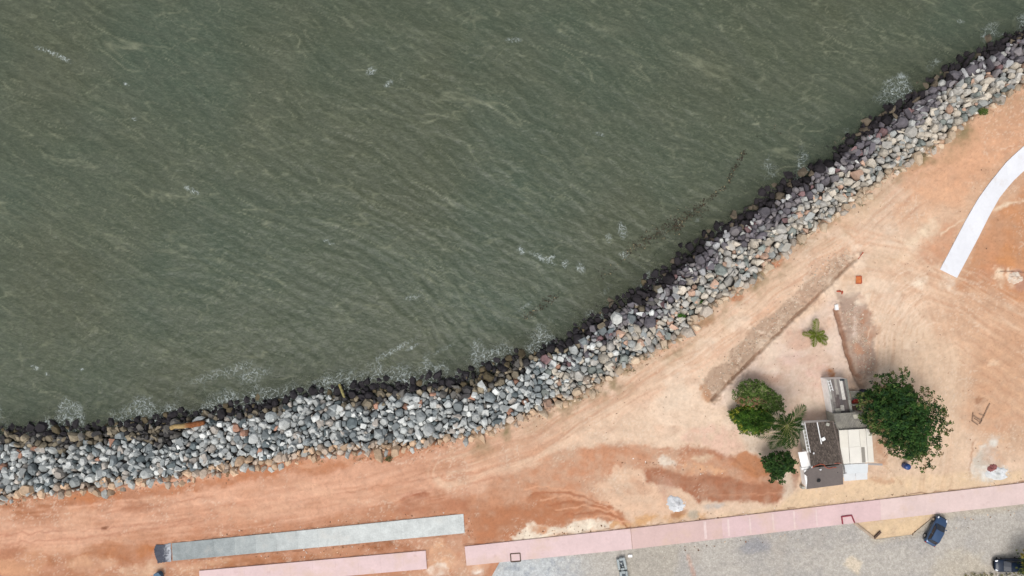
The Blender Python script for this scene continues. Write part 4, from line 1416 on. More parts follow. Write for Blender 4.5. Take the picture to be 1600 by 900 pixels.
def palm(name, label, base, top, fronds, c_leaf, rad, leafw):
    root = empty(name, base, 0, label, 'palm')
    b = Vector(base)
    t = Vector(top) - b
    mb = MB()
    mb.tube([(0, 0, -.2), t * .35 + Vector((.1, 0, 0)), t * .7 + Vector((.08, .03, 0)), t], [rad * 1.4, rad, rad * .9, rad * .8], 9)
    mb.build('trunk', M['palm_bark'], root, True)
    r = random.Random(name + label)
    for ang, L, lift, droop, tone in fronds:
        a = math.radians(ang)
        dirh = Vector((math.cos(a), math.sin(a), 0))
        side = Vector((-math.sin(a), math.cos(a), 0))
        n = 26
        pts = []
        for k in range(n):
            f = k / (n - 1)
            x = L * (f - 0.10 * f * f * droop)
            z = lift * L * f - droop * L * f * f * .75
            pts.append(t + dirh * x + Vector((0, 0, z)) + side * 0.10 * L * f * f * math.sin(a * 3.1))
        vs, fs, cs = [], [], []
        w = 0.02 * L / 2.5
        for k in range(n - 1):
            p, q = pts[k], pts[k + 1]
            i = len(vs)
            ww = w * (1.3 - k / n)
            vs += [p - side * ww, p + side * ww, q + side * ww * .95, q - side * ww * .95, p - Vector((0, 0, ww)), q - Vector((0, 0, ww))]
            fs += [(i, i + 1, i + 2), (i, i + 2, i + 3), (i, i + 3, i + 5), (i, i + 5, i + 4), (i + 1, i + 4, i + 5), (i + 1, i + 5, i + 2)]
            cs += [(.16, .17, .05)] * 6
        for k in range(2, n):
            f = k / (n - 1)
            ll = L * (.34 * math.sin(PI * min(1, f * .93 + .08)) ** .7 + .05)
            tang = (pts[k] - pts[k - 1]).normalized()
            for sg in (-1, 1):
                for h in (0, .5):
                    p = pts[k - 1].lerp(pts[k], h + .2)
                    d = (side * sg * .8 + tang * (.62 + .4 * f) + Vector((0, 0, -.28 - .25 * droop)) + Vector((r.gauss(0, .08), r.gauss(0, .08), r.gauss(0, .1)))).normalized()
                    l = ll * r.uniform(.8, 1.1)
                    wv = tang * leafw
                    i = len(vs)
                    m_ = p + d * l * .5
                    e = p + d * l + Vector((0, 0, -.16 * l))
                    vs += [p, m_ - wv, m_ + wv, e]
                    fs += [(i, i + 1, i + 2), (i + 1, i + 3, i + 2)]
                    kk = tone * r.uniform(.75, 1.25)
                    cs += [tuple(c * kk for c in c_leaf)] * 4
        me = np_mesh('frond', np.array([tuple(v) for v in vs]), np.array(fs), np.array(cs))
        link_mesh('frond', me, M['leaf'], root)
    return root


bt = at(1219, 658, 0)
tp = at(1229, 665, 5.6)
palm('coconut_palm', 'coconut palm with long drooping fronds between the bushes and the tiled roof', bt, tp,
     [(140, 3.3, .5, .55, .8), (168, 3.2, .45, .6, .9), (196, 2.0, .5, .7, .9), (207, 4.2, .40, .6, 1.0), (236, 3.9, .45, .65, .95), (252, 3.3, .4, .8, .9), (268, 3.4, .35, .7, 1.1), (285, 3.5, .4, .75, .9), (303, 3.4, .4, .7, 1.0), (326, 2.9, .35, .8, 1.1), (350, 2.6, .45, .7, .95), (47, 3.6, .5, .45, 1.5), (85, 1.8, .9, .6, .8), (20, 2.2, .6, .6, .8), (120, 2.0, .9, .6, .7)],
     (.026, .058, .012), .17, .045)
bt = at(1274, 522, 0)
palm('young_palm', 'young yellow green palm on pale sand between the two trenches', bt, at(1275.5, 523, .7),
     [(95, 2.3, .45, .5, 1.1), (176, 2.0, .4, .5, 1.1), (150, 1.3, .6, .5, .9), (215, 1.1, .5, .6, .9), (256, 1.8, .4, .6, 1.0), (322, 2.1, .45, .6, .95), (342, 1.8, .45, .55, 1.0), (20, 1.2, .6, .5, 1.1), (300, 1.2, .5, .5, .9)],
     (.13, .17, .02), .11, .03)

# roadside bush over the second car
RB = [(1588, 866), (1600, 862), (1640, 860), (1680, 880), (1680, 930), (1610, 912), (1592, 897), (1596, 880)]
pts, d, u, lump = crown_points(RB, 1.6, 4.2, 900, .26, 71, 14, .6, 3.0)
keep = np.random.default_rng(16).random(len(pts)) < np.where(d < 5, .4, .9)
pts, lump = pts[keep], lump[keep]
cols = mixcol(len(pts), 17, [(.03, .045, .02, 4), (.07, .08, .02, 3), (.16, .13, .025, 2)]) * (.75 + .5 * lump)[:, None]
V, F, cc = leaf_clumps(pts, cols, 6, .3, .5, 18)
bt = at(1622, 893, 0)
tree('roadside_tree', 'dark tree with yellowish leaves hanging over the rear of the navy car', 'tree', bt, (bt.x, bt.y, 3.0), [pts[i] for i in range(0, len(pts), max(1, len(pts) // 10))], .12, V, F, cc, .4)


def weeds(name, label, cells, seed, cols, kind=None, L=.22, spread=.9):
    r = np.random.default_rng(seed)
    P, Cc = [], []
    for x, y, n, rx in cells:
        for _ in range(n):
            a, q = r.uniform(0, 6.28), rx * math.sqrt(r.random())
            p = at(x + q * math.cos(a), y + q * math.sin(a) * .6)
            sv = float(band(np.array([p.x]), np.array([p.y]))[0])
            P.append((p.x, p.y, (float(slope_z(np.array(sv))) if sv > 0 else 0) + r.uniform(.1, .45)))
            Cc.append(cols[r.integers(len(cols))])
    V, F, cc = leaf_clumps(np.array(P), np.array(Cc), 6, L, .3, seed, (-.9, .1))
    o = link_mesh(name, np_mesh(name, V, F, cc), M['leaf'])
    return o


G = [(.05, .12, .02), (.07, .15, .025), (.04, .09, .02)]
tag(weeds('green_weed', '', [(1065, 494, 46, 6)], 81, G), 'bright green weed clump growing among the cream boulders', 'weed')
tag(weeds('green_weed', '', [(1094, 471, 14, 4)], 82, G), 'small green weed by the boulders near the top of the sand bank', 'weed')
tag(weeds('grass_tuft', '', [(1535, 175, 46, 8)], 83, [(.08, .12, .03), (.12, .13, .05), (.05, .09, .02)], L=.3), 'olive grass tuft at the boulder edge near the white curved path', 'grass tuft')
tag(weeds('grass_tuft', '', [(608, 716, 36, 6)], 84, [(.09, .09, .04), (.12, .10, .05), (.07, .08, .03)]), 'dull olive grass tuft on red dirt just below the boulders', 'grass tuft')
o = weeds('edge_weeds', '', [(1440, 243, 16, 6), (1455, 232, 14, 6), (1400, 268, 12, 6), (1345, 318, 12, 7), (1010, 560, 12, 6), (985, 580, 16, 8), (1040, 545, 10, 7), (930, 612, 12, 8), (905, 622, 10, 6), (500, 720, 12, 8), (560, 714, 10, 8), (355, 740, 14, 7), (1560, 160, 10, 5), (1250, 380, 10, 6)], 85, [(.10, .10, .045), (.14, .11, .06), (.07, .08, .03)], L=.16)
tag(o, 'thin dry weeds scattered along the landward foot of the boulders', 'weeds', kind='stuff')
o = weeds('kerb_weeds', '', [(1520, 898, 14, 6), (1535, 897, 16, 7), (1550, 897, 12, 6), (1566, 898, 18, 8), (1582, 897, 18, 8), (1596, 895, 18, 8), (1508, 899, 8, 4)], 86, [(.12, .11, .03), (.16, .13, .03), (.05, .06, .025)], L=.2)
tag(o, 'yellowish weeds and leaf litter along the bottom edge of the street', 'weeds', kind='stuff')


# ------------------------------------------------------------------ the house
HB = at(1300, 690, 0)
house = empty('house', HB, 0, 'small white walled house under dark tiled, cream sheet and patched grey roofs', 'house')


def Z2(zx, zy, z):     # the 4.283x enlargement of the house, origin (1220, 570)
    return at(1220 + zx / 4.283, 570 + zy / 4.283, z)


def hpart(mb, name, m, smooth=False, color=None, label=None, parent=None, bevel=0):
    par = parent or house
    mb.v = [(v[0] - HB.x, v[1] - HB.y, v[2]) for v in mb.v]
    o = mb.build(name, M[m], par, smooth, bevel)
    if color: o.color = (*color, 1)
    if label: o['label'] = label
    return o


def walls(q, z0, z1, inset, t=0.18):
    """four wall prisms under the outline q"""
    c = sum((Vector(p[:2]) for p in q), Vector((0, 0))) / len(q)
    o = [c + (Vector(p[:2]) - c) * (1 - inset / (Vector(p[:2]) - c).length) for p in q]
    i = [c + (p - c) * (1 - t / (p - c).length) for p in o]
    mb = MB()
    n = len(o)
    for k in range(n):
        k2 = (k + 1) % n
        mb.prism([o[k], o[k2], i[k2], i[k]], z0, z1)
    return mb


def sheet(q, nu, nv, wave, amp, th, phase=0.0, saw=0, sawh=0.0):
    """closed sheet over the 3-D quad q (TL, TR, BR, BL): corrugations across u"""
    q = [Vector(p) for p in q]
    mb = MB()
    top, bot = [], []
    for j in range(nv + 1):
        v = j / nv
        for i in range(nu + 1):
            u = i / nu
            p = (q[0] * (1 - u) + q[1] * u) * (1 - v) + (q[3] * (1 - u) + q[2] * u) * v
            h = amp * math.sin(2 * PI * (u * wave + phase)) if wave else 0
            if saw: h += sawh * (1 - ((v * saw) % 1.0 if j < nv else 1.0))
            top.append(p + Vector((0, 0, h + th)))
            bot.append(p + Vector((0, 0, h)))
    n = nu + 1
    fs = []
    N = len(top)
    for j in range(nv):
        for i in range(nu):
            a = j * n + i
            fs.append((a, a + 1, a + n + 1, a + n))
            fs.append((N + a, N + a + n, N + a + n + 1, N + a + 1))
    for i in range(nu):
        fs.append((i, N + i, N + i + 1, i + 1))
        a = nv * n + i
        fs.append((a, a + 1, N + a + 1, N + a))
    for j in range(nv):
        a = j * n
        fs.append((a, a + n, N + a + n, N + a))
        a = j * n + nu
        fs.append((a, N + a, N + a + n, a + n))
    mb.add(top + bot, fs)
    return mb


def lerp(a, b, t): return a + (b - a) * t
def bil(q, u, v): return (q[0] * (1 - u) + q[1] * u) * (1 - v) + (q[3] * (1 - u) + q[2] * u) * v
def sub(q, u0, u1, v0, v1, dz=0.0):
    z = Vector((0, 0, dz))
    return [bil(q, u0, v0) + z, bil(q, u1, v0) + z, bil(q, u1, v1) + z, bil(q, u0, v1) + z]


hr = random.Random(5)
# annex (top)
qa = [Z2(306, 96, 1.9), Z2(440, 92, 1.85), Z2(480, 318, 2.0), Z2(350, 330, 2.05)]
hpart(walls(qa, -.1, 1.84, .03), 'wall', 'plaster')
edge = [0, .10, .22, .34, .46, .60, .76, .88, 1.0]
tones_a = [(196, 194, 186), (150, 144, 138), (128, 120, 116), (176, 170, 162), (140, 134, 130), (226, 222, 214), (116, 110, 108), (150, 150, 142)]
tones_b = [(150, 146, 140), (132, 126, 122), (120, 110, 106), (108, 98, 96), (104, 98, 98), (112, 104, 102), (104, 96, 92), (164, 164, 156)]
splits = [.55, .62, .5, .42, .56, .58, .5, .6]
for i in range(8):
    for (v0, v1, tn, lift) in ((0, splits[i] + .03, tones_a[i], .045), (splits[i] - .02, 1, tones_b[i], 0.0)):
        q = sub(qa, edge[i] - .006, edge[i + 1] + .006, v0, v1, lift + .02 * (i % 2) + hr.uniform(0, .03))
        hpart(sheet(q, 18, 3, 3.0, .022, .012), 'roof_sheet', 'fibre', False, S(*tn, hr.uniform(.92, 1.08)))
# patches lying over the annex
for (u0, u1, v0, v1, c) in ((.42, .60, .76, .92, (176, 172, 164)), (.12, .40, .84, .99, (158, 154, 144)), (.62, .84, .0, .06, (60, 66, 72))):
    hpart(sheet(sub(qa, u0, u1, v0, v1, .12), 10, 2, 2, .015, .012), 'roof_sheet', 'fibre', False, S(*c))
# middle roof
qm = [Z2(352, 328, 2.75), Z2(548, 316, 2.6), Z2(602, 418, 2.6), Z2(376, 438, 2.75)]
hpart(walls(qm, -.1, 2.55, .15), 'wall', 'old_plaster')
for i in range(5):
    for j in range(2):
        hpart(sheet(sub(qm, i / 5 - .004, (i + 1) / 5 + .004, j * .5 - .01, j * .5 + .51, .03 * (1 - j) + .012 * (i % 2)), 14, 2, 4, .02, .012), 'roof_sheet', 'fibre', False, S(*((146, 142, 132) if (i + j) % 3 else (138, 134, 126)), hr.uniform(.92, 1.06)))
hpart(sheet(sub(qm, .62, .8, .12, .38, .075), 8, 2, 0, 0, .015), 'roof_patch', 'fibre', False, S(204, 198, 182))
# little yard right of the annex
yard = [Z2(462, 182, 0), Z2(560, 180, 0), Z2(575, 270, 0), Z2(480, 272, 0)]
hpart(MB().prism(yard, -.1, .08), 'yard_floor', 'old_plaster')
hpart(MB().prism([Z2(480, 268, 1.2), Z2(536, 264, 1.2), Z2(538, 272, 1.2), Z2(482, 276, 1.2)], -.1, 1.2), 'yard_wall', 'old_plaster')
hpart(MB().prism([Z2(532, 272, 1.2), Z2(538, 272, 1.2), Z2(542, 314, 1.2), Z2(536, 315, 1.2)], -.1, 1.2), 'yard_wall', 'old_plaster')
hpart(MB().prism([Z2(462, 178, .6), Z2(560, 176, .6), Z2(560, 182, .6), Z2(462, 184, .6)], -.1, .6), 'yard_wall', 'old_plaster')
# cream sheet roof
qc = [Z2(388, 437, 3.05), Z2(606, 425, 2.95), Z2(624, 652, 2.85), Z2(402, 664, 2.95)]
hpart(walls(qc, -.1, 2.8, .12), 'wall', 'plaster')
cu = [0, .27, .62, .82, 1.0]
for i in range(4):
    for j, (v0, v1) in enumerate(((0, .52), (.515, 1.0))):
        c = (246, 241, 229) if (i + j) % 2 else (242, 236, 222)
        if i == 1 and j == 1: c = (248, 243, 232)
        hpart(sheet(sub(qc, cu[i] + .004, cu[i + 1] - .004, v0 + .004, v1 - .002, .02 * (1 - j) + (.05 if (i == 1 and j) else 0) + .012 * (i % 2)), 12, 2, 0, 0, .03), 'roof_sheet', 'cream_sheet', False, S(*c, .97))
hpart(sheet(sub(qc, .64, .74, .54, .985, .06), 6, 2, 0, 0, .02), 'roof_light', 'cream_sheet', False, S(158, 152, 142), 'narrow grey strip set into the cream roof')
# white canopies below it
qd = [Z2(424, 668, 2.5), Z2(584, 660, 2.5), Z2(582, 722, 2.4), Z2(436, 730, 2.4)]
qe = [Z2(418, 730, 2.1), Z2(578, 722, 2.1), Z2(580, 766, 2.0), Z2(424, 778, 2.0)]
hpart(walls([Z2(424, 664, 2.3), Z2(580, 656, 2.3), Z2(574, 752, 2.3), Z2(424, 764, 2.3)], -.1, 1.95, .15), 'wall', 'plaster')
for q, n, c in ((qd, 1, (228, 232, 233)), (qe, 2, (234, 236, 236))):
    for i in range(n):
        hpart(sheet(sub(q, i / n + .004, (i + 1) / n - .004, 0, 1, .01 * (i % 2)), 12, 2, 0, 0, .02), 'canopy_sheet', 'cream_sheet', False, S(*c, hr.uniform(.95, 1.03)))
hpart(MB().prism([Z2(424, 668, 2.46), Z2(434, 668, 2.46), Z2(440, 728, 2.36), Z2(430, 730, 2.36)], 2.2, 2.44), 'gutter', 'grey_metal')
# big tiled roof
qt = [Z2(164, 388, 2.7), Z2(346, 376, 3.15), Z2(412, 662, 3.1), Z2(198, 676, 2.6)]
hpart(walls([Z2(182, 392, 2.5), Z2(380, 384, 2.5), Z2(412, 790, 2.5), Z2(206, 812, 2.5)], -.1, 2.35, .15), 'wall', 'plaster')
nu, nv, rows, chan = 208, 112, 28, 26
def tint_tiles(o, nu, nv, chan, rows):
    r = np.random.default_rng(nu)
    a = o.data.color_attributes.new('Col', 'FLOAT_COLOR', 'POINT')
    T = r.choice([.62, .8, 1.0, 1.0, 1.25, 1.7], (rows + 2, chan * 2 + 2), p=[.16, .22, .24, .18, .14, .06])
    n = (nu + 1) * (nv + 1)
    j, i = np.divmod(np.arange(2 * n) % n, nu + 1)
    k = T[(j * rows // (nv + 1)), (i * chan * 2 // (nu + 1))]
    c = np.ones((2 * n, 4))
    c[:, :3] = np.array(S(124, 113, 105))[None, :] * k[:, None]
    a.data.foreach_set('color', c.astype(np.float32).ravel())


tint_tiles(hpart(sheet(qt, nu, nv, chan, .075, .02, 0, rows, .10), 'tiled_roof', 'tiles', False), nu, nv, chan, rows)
qt2 = [Z2(346, 376, 3.13), Z2(372, 395, 2.95), Z2(404, 660, 2.9), Z2(408, 662, 3.08)]
qt2 = [Z2(346, 376, 3.14), Z2(380, 432, 2.95), Z2(414, 656, 2.9), Z2(411, 662, 3.09)]
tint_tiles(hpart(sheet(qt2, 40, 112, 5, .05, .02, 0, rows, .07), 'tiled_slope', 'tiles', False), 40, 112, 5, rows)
mb = MB()
for i in range(27):
    a, b = lerp(qt[1], qt[2], i / 27), lerp(qt[1], qt[2], (i + 1.12) / 27)
    mb.tube([a + Vector((0, 0, .06)), b + Vector((0, 0, .10))], [.10, .12], 7)
M['ridge'] = mat('ridge_clay', S(128, 116, 108), rough=.92, var=.35, vscale=2)
hpart(mb, 'ridge_tiles', 'ridge')
# red verge along its lower edge
wv = [(205, 690), (232, 676), (262, 664), (288, 668), (300, 686), (322, 694), (352, 686), (372, 688)]
for i in range(len(wv) - 1):
    a, b = Z2(*wv[i], 2.92), Z2(*wv[i + 1], 2.94)
    hpart(MB().tube([a, a.lerp(b, .5) + Vector((0, 0, .03)), b], [.035, .05, .035], 7), 'ridge_tile', 'brick_red')
for x in (360, 385):
    a, b = Z2(x, 660, 3.1), Z2(x + 25, 656, 3.1)
    hpart(MB().tube([a, b], .055, 7), 'ridge_tile', 'brick_red')
# dark front roof, five laid strips
qf = [Z2(190, 690, 2.6), Z2(412, 668, 2.85), Z2(416, 800, 2.6), Z2(172, 832, 2.5)]
for i in range(5):
    hpart(sheet(sub(qf, i / 5 - .004, (i + 1) / 5 + .004, 0, 1, .008 * (i % 2) + .02), 6, 3, 0, 0, .025), 'roof_strip', 'membrane')
hpart(MB().prism([Z2(156, 728, 2.6), Z2(188, 700, 2.62), Z2(200, 716, 2.62), Z2(176, 748, 2.6)], 2.5, 2.62), 'roof_strip', 'membrane')
for x, y, w in ((380, 717, 7), (255, 773, 12), (248, 778, 8)):
    p = Z2(x, y, 2.72)
    hpart(MB().lathe([(w / 49 * .9, -.02), (w / 49, .03), (w / 90, .06)], 8, p), 'tar_blot', 'black_trim')
# left side: grey wall, white awning slab, front wall with coping
hpart(MB().prism([Z2(132, 378, 2.0), Z2(158, 376, 2.0), Z2(204, 578, 2.0), Z2(180, 580, 2.0)], -.1, 2.0), 'side_wall', 'old_plaster')
hpart(MB().prism([Z2(116, 586, 2.2), Z2(172, 580, 2.2), Z2(198, 682, 2.2), Z2(140, 690, 2.2)], 2.06, 2.2), 'awning_slab', 'plaster')
for (x, y) in ((124, 592), (146, 684)):
    hpart(MB().bar(Z2(x, y, -.1), Z2(x, y, -.1) + Vector((0, 0, 2.15)), .16), 'awning_post', 'plaster')
hpart(MB().prism([Z2(158, 700, 1.6), Z2(178, 698, 1.6), Z2(194, 816, 1.6), Z2(174, 818, 1.6)], -.1, 1.6), 'side_wall', 'plaster')
hpart(MB().prism([Z2(136, 690, 2.3), Z2(196, 684, 2.3), Z2(196, 698, 2.3), Z2(140, 704, 2.3)], 2.12, 2.3), 'coping', 'plaster')
hpart(MB().prism([Z2(158, 706, 2.56), Z2(170, 705, 2.56), Z2(183, 830, 2.5), Z2(171, 832, 2.5)], 2.2, 2.48), 'coping', 'plaster')
hpart(MB().prism([Z2(144, 818, 1.0), Z2(164, 816, 1.0), Z2(164, 832, 1.0), Z2(146, 834, 1.0)], -.1, .9), 'step_block', 'old_plaster')
# beams sticking out to the right
for dz in (0, 7):
    mb = MB().bar(Z2(580, 660 + dz, 2.3), Z2(680, 664 + dz, 2.25), .1)
    hpart(mb, 'beam', 'grey_metal')

# ladders lying on the roofs
def ladder(label, p, q, w, rungs):
    p, q = Vector(p), Vector(q)
    root = empty('ladder', p, 0, label, 'ladder')
    d = (q - p)
    s = Vector((-d.y, d.x, 0)).normalized() * w / 2
    for k in (-1, 1):
        MB().bar(s * k, d + s * k, .07, .09).build('rail', M['white_paint'], root)
    for i in range(rungs):
        c = d * ((i + .5) / rungs)
        MB().bar(c - s, c + s, .06, .05).build('rung', M['white_paint'], root)
    return root


ladder('short white ladder lying along the grey corrugated annex roof', Z2(320, 102, 2.12), Z2(342, 176, 2.16), .36, 4)
ladder('long white ladder lying along the left edge of the dark tiled roof', Z2(150, 386, 2.98), Z2(188, 588, 2.95), .38, 9)
def simple(name, mb, m, label, cat, group=None, smooth=False, bevel=0.0):
    xs = [v[0] for v in mb.v]; ys = [v[1] for v in mb.v]; zs = [v[2] for v in mb.v]
    c = Vector(((min(xs) + max(xs)) / 2, (min(ys) + max(ys)) / 2, min(zs)))
    mb.v = [(v[0] - c.x, v[1] - c.y, v[2] - c.z) for v in mb.v]
    o = mb.build(name, M[m], None, smooth, bevel)
    o.location = c
    return tag(o, label, cat, group)


simple('white_pipe', MB().tube([Z2(243, 384, 3.12), Z2(258, 460, 3.1), Z2(272, 530, 3.08)], .07, 7), 'white_paint', 'long white pipe lying down the middle of the dark tiled roof', 'pipe')
def chunk(name, p, size, m, label, cat, seed, group=None):
    me = hull_mesh(name, seed, 14, .7)
    me.materials.append(M[m])
    o = bpy.data.objects.new(name, me)
    C.objects.link(o)
    o.location = p
    o.scale = size
    o.rotation_euler = (0, 0, seed * 1.3)
    return tag(o, label, cat, group)


simple('plaster_chunk', MB().box(Z2(285, 497, 3.14), (.5, .46, .06), Matrix.Rotation(.5, 3, 'Z') @ Matrix.Rotation(.1, 3, 'X')), 'white_paint', 'large white broken panel beside the pipe on the tiled roof', 'debris', None, False, .02)
simple('plaster_chunk', MB().box(Z2(314, 399, 3.2), (.5, .4, .07), Matrix.Rotation(-.3, 3, 'Z') @ Matrix.Rotation(.1, 3, 'Y')), 'old_plaster', 'pale broken piece at the top edge of the tiled roof', 'debris', None, False, .02)
chunk('plaster_chunk', Z2(220, 592, 3.0), (.18, .14, .1), 'plaster', 'small white fragment near the foot of the long ladder', 'debris', 903)
chunk('plaster_chunk', Z2(266, 702, 2.95), (.2, .12, .1), 'white_paint', 'small white fragment below the red ridge on the dark front roof', 'debris', 904)
chunk('plaster_chunk', Z2(208, 684, 2.9), (.22, .1, .1), 'plaster', 'small pale fragment at the left end of the red ridge', 'debris', 905)

# drums, tubs, tank
def drum(name, p, r_, h, m, label, cat, lid=None):
    root = empty(name, p, 0, label, cat)
    prof = [(r_ * .9, 0), (r_, .05), (r_, h * .3), (r_ * 1.04, h * .34), (r_, h * .38), (r_, h * .64), (r_ * 1.04, h * .68), (r_, h * .72), (r_ * .98, h * .95), (r_ * .9, h)]
    MB().lathe(prof, 18).build('barrel', M[m], root, True)
    MB().lathe([(r_ * .86, h + .002), (r_ * .84, h + .04), (r_ * .3, h + .05)], 18).build('lid', M[lid or m], root, True)
    return root


drum('blue_drum', at(1413, 727, 0), .42, .95, 'blue_plastic', 'shiny blue drum on sand below the big tree', 'drum')
drum('water_tank', at(1347, 616, 0), .75, 1.3, 'navy_plastic', 'dark navy round water tank half hidden under the big tree', 'water tank')
def tub(p):
    root = empty('red_tub', p, 0, 'red plastic tub against the low wall beside the annex', 'tub')
    MB().lathe([(.36, 0), (.46, .5), (.5, .5), (.5, .54), (.44, .54), (.36, .12), (.02, .1)], 18).build('bowl', M['red_plastic'], root, True)
    MB().lathe([(.37, .3), (.41, .42), (.2, .46)], 16).build('contents', M['brick_red'], root, True)


tub(Z2(492, 250, .1))
# worn blue bin at the bottom edge
root = empty('blue_bin', at(250, 898, 0), .3, 'worn blue plastic bin standing in the dirt below the black sheet', 'bin')
MB().prism([(-.42, -.45), (.42, -.45), (.52, .1), (.3, .5), (-.3, .5), (-.52, .1)], 0, .75).build('bin_body', M['teal_plastic'], root, False, .04)
MB().prism([(-.45, -.48), (.45, -.48), (.56, .1), (.33, .54), (-.33, .54), (-.56, .1)], .752, .82).build('lid', M['teal_plastic'], root, False, .02)

# black sheet at the end of the concrete path
def black_sheet():
    P = [(241, 858), (244, 851), (256, 850.5), (267.5, 848), (267.8, 877), (258, 878), (247, 880), (246, 876), (243, 868)]
    xs = np.linspace(at(238, 0).x, at(268, 0).x, 40)
    ys = np.linspace(at(0, 882).y, at(0, 846).y, 40)
    X, Y = np.meshgrid(xs, ys)
    X, Y = X.ravel(), Y.ravel()
    px, py = X / MPP + 800, 450 - Y / MPP
    Zt = 0.10 + .05 * fbm(px / 6, py / 6, 400, 3)
    ins = poly_sd(px, py, P) < .4
    F = grid_faces(40, 40)
    F = F[ins[F].all(axis=1)]
    n = fbm(px / 2, py / 2, 401, 3)
    a = np.clip(sstep(255, 268, px + 5 * n), 0, 1)[:, None]
    col = np.array(S(66, 70, 84)) * (1 - a) + np.array(S(186, 190, 196)) * a
    V = np.concatenate([np.stack([X, Y, Zt], 1), np.stack([X, Y, Zt - .06], 1)])
    me = np_mesh('black_sheet', V, np.concatenate([F, F[:, ::-1] + len(X)]), np.concatenate([col, col]))
    bm = bmesh.new()
    bm.from_mesh(me)
    bmesh.ops.delete(bm, geom=[v for v in bm.verts if not v.link_faces], context='VERTS')
    bm.to_mesh(me)
    bm.free()
    tag(link_mesh('black_sheet', me, M['black_sheet']), 'dark plastic sheet dusted white at the left end of the grey concrete path', 'plastic sheet')


black_sheet()

# pit frame in the pink pavement and the dark red inlet
def frame_from(name, label, cat, P, w, z0, z1, m, closed=True, fill=None):
    c = at(*P[0])
    root = empty(name, (c.x, c.y, 0), 0, label, cat)
    n = len(P)
    for k in range(n if closed else n - 1):
        a, b = at(*P[k], z1), at(*P[(k + 1) % n], z1)
        a, b = a - Vector((c.x, c.y, z1)), b - Vector((c.x, c.y, z1))
        dz = Vector((0, 0, (z0 + z1) / 2 + .003 * k))
        MB().bar(a + dz, b + dz, w, z1 - z0).build('edge', M[m], root)
    if fill:
        pts = [at(*p, z0) - c for p in P]
        MB().prism([(p.x, p.y) for p in pts], .0, z0 + .02).build('fill', M[fill], root)
    return root


M['sand_fill'] = mat('sand_fill', S(214, 184, 160), rough=.95, var=.15, vscale=4, bump=.02, bscale=8)
frame_from('inspection_pit', 'square sand filled inspection pit with dark edges in the pink pavement', 'pit', [(797.5, 865.5), (812.5, 864.5), (813.5, 877), (798.5, 878)], .14, .08, .17, 'dark_iron', True, 'sand_fill')
frame_from('drain_inlet', 'dark red painted drain inlet frame on the street edge of the long pavement', 'drain inlet', [(1317, 819), (1315.5, 807.5), (1331, 805.5), (1335.5, 816.5)], .15, .08, .24, 'maroon', False)
simple('kerb_stone', MB().bar(at(1335, 817, .1), at(1366, 841, .1), .22, .2), 'concrete', 'narrow pale kerb running diagonally from the red drain inlet', 'kerb').color = (*S(196, 176, 156), 1)
simple('kerb_stone', MB().bar(at(1365.5, 841, .12), at(1376, 830.5, .12), .26, .22), 'dark_iron', 'short dark kerb piece at the tip of the sand pocket', 'kerb')
simple('kerb_stone', MB().bar(at(1427, 835, .06), at(1462, 806, .06), .18, .14), 'concrete', 'low kerb along the sand pocket beside the blue car', 'kerb').color = (*S(190, 178, 160), 1)

# concrete blocks on the street
def block(p, rz, label, s):
    root = empty('concrete_block', p, rz, label, 'concrete block', 'broken concrete blocks')
    r = random.Random(label)
    mb = MB()
    a, b, h = .55 * s, .85 * s, .6 * s
    for (x, y, w, l) in ((-a + .15, 0, .3, 2 * b), (a - .15, 0, .3, 2 * b), (0, b - .2, 2 * a - .6, .4), (0, -b + .16, 2 * a - .6, .32)):
        mb.box((x + r.uniform(-.04, .04), y, h / 2 + r.uniform(-.04, .03)), (w, l * r.uniform(.85, 1), h * r.uniform(.85, 1.05)), Matrix.Rotation(r.uniform(-.06, .06), 3, 'Z'))
    o = mb.build('block_rim', M['concrete'], root, False, .04)
    o.color = (*S(178, 186, 186), 1)
    o = MB().box((0, .05, .12), (2 * a - .58, 2 * b - .7, .16)).build('block_floor', M['concrete'], root)
    o.color = (*S(104, 112, 120), 1)
    for k in range(5):
        me = hull_mesh('rubble_lump', 950 + k, 10, .5)
        me.materials.append(M['rock'])
        q = bpy.data.objects.new('rubble_lump', me)
        C.objects.link(q)
        q.parent = root
        q.location = (r.uniform(-.3, .3), r.uniform(-.6, .6), .28)
        q.scale = (.16, .18, .13)
        q.color = (*S(*r.choice([(190, 196, 196), (120, 128, 138), (150, 156, 158)])), 1)
    return root


block(at(970.5, 879, 0), .18, 'broken grey concrete block nearer the pink pavement', 1.0)
block(at(974, 899, 0), .1, 'broken grey concrete block cut by the bottom of the picture', 1.0)
simple('white_brick', MB().box(at(984.5, 868.5, .12), (.6, .36, .2)), 'plaster', 'single white block on the street beside the concrete block', 'brick', None, False, .03)

# orange board, red rubble, posts, box in the trench
def board():
    root = empty('orange_board', at(1341.5, 437.5, .05), .02, 'orange sheet lying on sand near the top of the long trench', 'board')
    MB().box((0, 0, .03), (.72, .95, .04), Matrix.Rotation(-.08, 3, 'Z')).build('panel', M['orange'], root)
    for (p, q) in (((-.38, .5, .07), (.36, .52, .07)), ((.36, .52, .075), (.40, -.42, .075)), ((-.42, -.46, .07), (.36, -.5, .07))):
        MB().bar(p, q, .1, .05).build('border', M['brick_red'], root)


